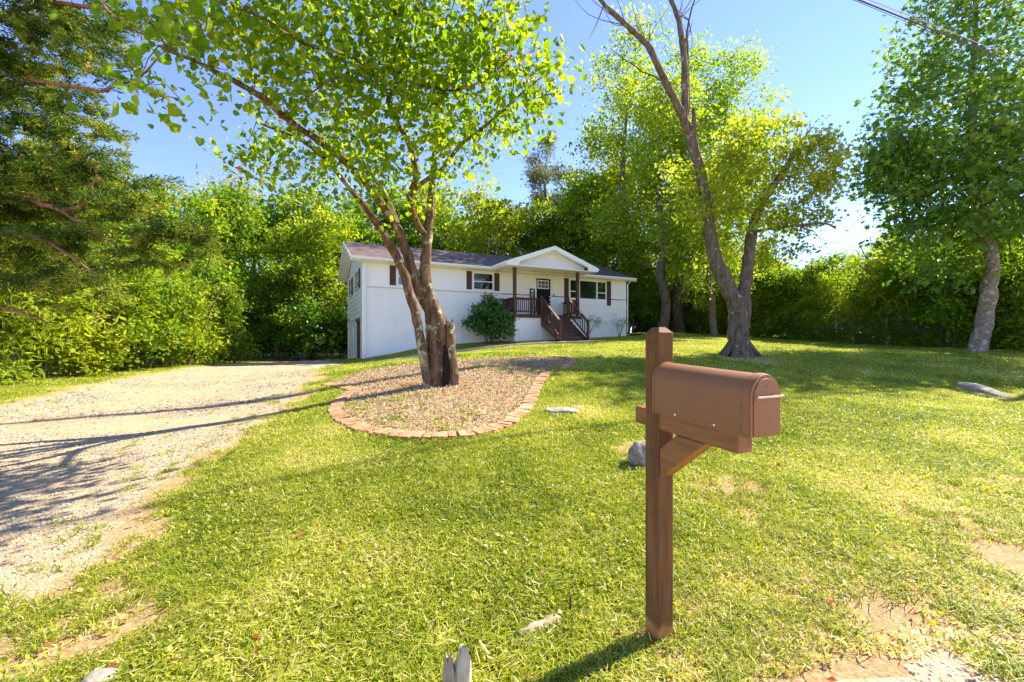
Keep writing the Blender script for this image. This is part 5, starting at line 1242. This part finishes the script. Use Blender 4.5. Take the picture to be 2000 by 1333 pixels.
# dry clippings lying on top of the turf
X, Y = frustum_points(36000, 1.55, 8, .4); kk = keep_lawn(X, Y) & (vnoise(X, Y, .35, 77, 2) > .35); X, Y = X[kk], Y[kk]
pos = np.column_stack([X, Y, terr(X, Y) + .012 + rng.random(len(X)) * .016]); v, fs, k = leaves(pos, (np.array([(-.05, 0, 0), (.05, 0, 0), (.04, 1, .1), (-.04, 1, .1)]), [(0, 1, 2, 3)]), .034, 1.2, 0, .5, flat=.8)
parts.append((v, fs, np.repeat(.72 + rng.random(len(pos)) * .28, k)))
v, fs, a = merge(parts)
grass = np_mesh("grass", v, fs, M['grass'], attrs={"var": a}); tag(grass, "mown lawn grass with straw-coloured dry patches", "grass", kind="stuff")
# broadleaf weeds in the lawn
X, Y = frustum_points(20000, 1.6, 12, .5); kk = keep_lawn(X, Y) & (vnoise(X, Y, .5, 61, 2) > .50); X, Y = X[kk], Y[kk]
pos = np.repeat(np.column_stack([X, Y, terr(X, Y) + .022]), 3, 0) + rng.normal(size=(len(X) * 3, 3)) * np.array([.018, .018, .006])
v, fs, k = leaves(pos, T_QUAD, .020, .7, 0, .4); o_ = np_mesh("clover", v, fs, M['weed'], attrs={"var": np.repeat(rng.random(len(pos)), k)}); tag(o_, "broad-leaved clover and weeds mixed through the lawn", "weeds", kind="stuff")
# leaves fallen on the lawn and bed
X, Y = frustum_points(330, 1.6, 14, .6); kk = sdist(X, Y, HOUSE) < 0; X, Y = X[kk], Y[kk]
g_ = [G(*p) for p in ((520 + 0, 1300), (680, 865), (790, 760), (800, 757), (812, 754), (850, 822), (870, 862), (700, 1005), (330, 1300), (1445, 950))]
g_ += [G(790 + i_ * 1.5, 757 - (i_ % 5)) for i_ in range(14)]; n5 = 5 * len(g_); X = np.concatenate([X, np.repeat([q[0] for q in g_], 5) + rng.normal(size=n5) * .05]); Y = np.concatenate([Y, np.repeat([q[1] for q in g_], 5) + rng.normal(size=n5) * .05])
pos = np.column_stack([X, Y, terr(X, Y) + .03]); v, fs, k = leaves(pos, T_QUAD, .028, .8, 0, .35, flat=1.4); o_ = np_mesh("fallen_leaves", v, fs, M['dead_leaf'], attrs={"var": np.repeat(rng.random(len(pos)), k)}); tag(o_, "red and orange fallen leaves scattered over the lawn", "leaves", kind="stuff")

# gravel stones
ICO_V = np.array([(0, 0, 1), (.89, 0, .45), (.28, .85, .45), (-.72, .53, .45), (-.72, -.53, .45), (.28, -.85, .45), (.72, .53, -.45), (-.28, .85, -.45), (-.89, 0, -.45), (-.28, -.85, -.45), (.72, -.53, -.45), (0, 0, -1)])
ICO_F = np.array([(0,1,2),(0,2,3),(0,3,4),(0,4,5),(0,5,1),(1,6,2),(2,7,3),(3,8,4),(4,9,5),(5,10,1),(2,6,7),(3,7,8),(4,8,9),(5,9,10),(1,10,6)])
def stones(X, Y, size, flat=.6):
    N = len(X); r_ = size[:, None, None]; j = 1 + rng.normal(size=(N, 12, 1)) * .16
    sc = np.stack([.8 + rng.random(N) * .6, .7 + rng.random(N) * .4, flat * (.6 + rng.random(N) * .6)], -1)[:, None, :]
    v = ICO_V[None] * j * sc; a = rng.random(N) * 6.28; c_, s_ = np.cos(a)[:, None], np.sin(a)[:, None]
    x = v[..., 0] * c_ - v[..., 1] * s_; y = v[..., 0] * s_ + v[..., 1] * c_; v = np.stack([x, y, v[..., 2]], -1) * r_
    v += np.column_stack([X, Y, terr(X, Y) + size * .12])[:, None, :]
    f = (np.arange(N) * 12)[:, None, None] + ICO_F[None]
    return v.reshape(-1, 3), [f.reshape(-1, 3)], np.repeat(rng.random(N), 12)
X, Y = frustum_points(120000, 1.6, 20, .9, -1.25, .1); sd_ = sdist(X, Y, DRIVE); dens = np.clip(vnoise(X * .6, Y * 1.3, 1.1, 71, 3) * 3.0 - 1.1 + .15 * np.clip(1.2 - Y * .1, 0, 1), 0.05, 1) * np.clip((sd_ + .18) / .3, 0, 1)
kk = (rng.random(len(X)) < dens); X, Y = X[kk], Y[kk]; s1 = (.0035 + rng.random(len(X)) ** 3.5 * .010) * np.clip(Y / 4, 1, 2.2)
p1 = stones(X, Y, s1)
X, Y = frustum_points(16000, 1.6, 6, .3, .2, 1.3); rr_ = road_s(X, Y); kk = (X > .6) & (rng.random(len(X)) < np.clip((1.15 - rr_) / .35 + (vnoise(X, Y, .3, 81, 2) - .5) * 2, 0, 1) * .8); X, Y = X[kk], Y[kk]
p2 = stones(X, Y, .003 + rng.random(len(X)) ** 3 * .011)
v, fs, a = merge([p1, p2])
mm, mn, mpb = new_mat("gravel_stone"); mn.links.new(ramp(mn, attr(mn, "var"), [(0, (.14, .12, .09)), (.5, (.29, .25, .195)), (1, (.48, .43, .35))]), mpb.inputs["Base Color"]); mpb.inputs["Roughness"].default_value = .9
o_ = np_mesh("gravel", v, fs, mm, attrs={"var": a}); tag(o_, "pale loose gravel stones on the driveway", "gravel", kind="stuff")

# ------------------------------------------------------------------ rocks, logs, stake, wires
def rock(name, px, py, dims, rz, mat, label, seed, sink=.3, cat="rock"):
    x_, y_ = G(px, py); bm_n = 3
    import bmesh
    bm = bmesh.new(); bmesh.ops.create_icosphere(bm, subdivisions=4, radius=1)
    co = np.array([v_.co for v_ in bm.verts])
    nz = (vnoise(co[:, 0] * 1.3 + co[:, 2] * .7 + seed, co[:, 1] * 1.3 - co[:, 2] * .9 + seed, .8, seed, 3) - .5)
    co = co * (1 + nz[:, None] * .55); co = np.sign(co) * np.abs(co) ** .85
    for v_, c_ in zip(bm.verts, co): v_.co = (c_[0] * dims[0], c_[1] * dims[1], c_[2] * dims[2])
    me = bpy.data.meshes.new(name); bm.to_mesh(me); bm.free(); me.materials.append(mat); me.polygons.foreach_set("use_smooth", [True] * len(me.polygons))
    o_ = bpy.data.objects.new(name, me); COL.objects.link(o_); o_.location = (x_, y_, tz(x_, y_) + dims[2] * (1 - 2 * sink) - dims[2] * .3); o_.rotation_euler = (0, 0, rz); tag(o_, label, cat); return o_
rock("flat_rock", 1097, 806, (.26, .15, .06), .1, M['rock_pale'], "flat pale rock set in the lawn right of the brick-edged bed", 3)
rock("rock", 1254, 908, (.125, .11, .15), .5, M['rock'], "rough grey rock half hidden behind the mailbox post", 8, .1)
rock("rock", 196, 1340, (.06, .045, .028), .5, M['rock_pale'], "pale rock cut by the bottom edge near the driveway", 12, .1)
# long curved stone on the right lawn
a0 = G(1872, 752); a1 = G(1972, 781); sb = MB(); nn = 22
for i in range(nn + 1):
    t_ = i / nn; x_ = a0[0] + (a1[0] - a0[0]) * t_ + .10 * math.sin(math.pi * t_); y_ = a0[1] + (a1[1] - a0[1]) * t_ + .25 * math.sin(math.pi * t_)
    z_ = tz(x_, y_); w_ = .17 * math.sin(math.pi * (.08 + .86 * t_)) + .03; h_ = .13 * math.sin(math.pi * (.06 + .88 * t_)) + random.uniform(-.008, .008)
    tx, ty = (a1[0]-a0[0]), (a1[1]-a0[1]); Ln = math.hypot(tx, ty); nx_, ny_ = -ty / Ln, tx / Ln
    for u_, zz in ((-1, -.12), (-.95, h_ * .55), (-.5, h_), (.3, h_ * 1.02), (.9, h_ * .7), (1, -.12)): sb.v.append((x_ + nx_ * w_ * u_, y_ + ny_ * w_ * u_, z_ + zz))
for i in range(nn):
    for j in range(5): a_ = i * 6 + j; sb.f.append((a_, a_ + 1, a_ + 7, a_ + 6))
sb.f.append((5, 4, 3, 2, 1, 0)); sb.f.append(tuple(nn * 6 + j for j in range(6)))
tag(sb.build("curved_stone", M['rock_pale'], smooth=True), "long low curved concrete stone emerging from the right lawn", "stone")
# split bleached log end standing in the grass, bottom centre
lx, ly = G(893, 1345); st = MB()
for (dx, w_, h_, sd_) in ((-.035, .030, .17, 1), (.022, .036, .20, 2), (-.004, .024, .10, 3)):
    pts = []; r_ = random.Random(sd_); n = 10
    for k_ in range(5):
        z_ = -.10 + (h_ + .10) * k_ / 4; q = 1 - .18 * k_ / 4 if k_ < 4 else .45
        for j in range(n):
            a = j / n * 6.283; pts.append((dx + math.cos(a) * w_ * q * (1 + r_.uniform(-.16, .16)), math.sin(a) * w_ * 1.2 * q * (1 + r_.uniform(-.16, .16)), z_ + (r_.uniform(-.02, .02) if k_ == 4 else 0)))
    st.poly(pts, [(k_ * n + j, k_ * n + (j+1) % n, (k_+1) * n + (j+1) % n, (k_+1) * n + j) for k_ in range(4) for j in range(n)] + [tuple(4 * n + j for j in range(n))])
o_ = st.build("split_stump", M['dead_wood']); o_.location = (lx, ly, tz(lx, ly)); o_.rotation_euler = (R(18), 0, .15); tag(o_, "bleached split wooden stump sticking up at the bottom edge", "stump")
q0 = G(1010, 1250); q1 = G(1092, 1214); lg = MB(); pts = []; rd = []
for i in range(9):
    t_ = i / 8; x_ = q0[0] + (q1[0] - q0[0]) * t_; y_ = q0[1] + (q1[1] - q0[1]) * t_; pts.append((x_, y_, tz(x_, y_) + .006 + random.uniform(-.004, .004))); rd.append(.030 * (.75 + .4 * math.sin(math.pi * t_)) + random.uniform(-.004, .004))
lg.tube(pts, rd, 9); tag(lg.build("buried_log", M['dead_log'], smooth=True), "weathered fallen branch half buried in grass left of the post", "log")
sx_, sy_ = G(1114, 1197); rb_ = MB(); rb_.tube([(sx_, sy_, tz(sx_, sy_) - .1), (sx_, sy_, tz(sx_, sy_) + .085)], .0048, 8)
for i in range(12): z_ = tz(sx_, sy_) + .005 + i * .0065; rb_.tube([(sx_, sy_, z_), (sx_, sy_, z_ + .0025)], .006, 8)
tag(rb_.build("rebar_stake", M['rust']), "short rusty steel stake standing in the grass", "stake")

# wires along the road, and their pole outside the right edge
pole = empty("utility_pole", (19.0, 13.8, tz(19, 13.8))); tag(pole, "wooden utility pole carrying the overhead cables, past the right edge", "utility pole")
o_ = MB().tube([(0, 0, -.5), (0, 0, 4), (0, 0, 9.6)], [.15, .135, .11], 12).build("shaft", M['bark_dark'], pole)
o_ = MB().box(-.06, .06, -.9, .9, 9.0, 9.12).build("crossarm", M['bark_dark'], pole)
def wire(name, p0, p1, sag, r_, mat, label, ext=0.0):
    p0 = Vector(p0); p1 = Vector(p1); pts = []
    for i in range(41):
        t_ = i / 40; q = p0.lerp(p1, t_); q.z -= sag * 4 * t_ * (1 - t_); pts.append(q)
    tag(MB().tube(pts, r_, 6).build(name, mat), label, "cable", "overhead cables")
pA = Vector(P(1670, -2, 9.12)); pB = Vector(P(2010, 135, 14.16)); dW = pB - pA
def ext(a, b, t_): return a + (b - a) * t_
wire("power_cable", ext(pA, pB, -2.0), ext(pA, pB, 1.60), -.0, .016, M['cable'], "thickest dark overhead cable crossing the top right sky")
pA2 = Vector(P(1690, -2, 9.24)); pB2 = Vector(P(2010, 124, 14.28)); wire("power_cable", ext(pA2, pB2, -2.0), ext(pA2, pB2, 1.6), 0, .009, M['cable_pale'], "thin pale cable running just above the thickest one")
pA3 = Vector(P(1672, 0, 9.00)); pB3 = Vector(P(2010, 143, 14.04)); wire("power_cable", ext(pA3, pB3, -2.0), ext(pA3, pB3, 1.6), .03, .006, M['cable'], "lowest thin cable hanging just below the thickest one")
wire("far_cable", P(1560, 512, 45), P(1960, 385, 40), .2, .02, M['cable'], "upper of the two faint far cables above the fence shrubs")
wire("far_cable", P(1560, 517, 45), P(1960, 395, 40), .2, .02, M['cable'], "lower of the two faint far cables above the fence shrubs")
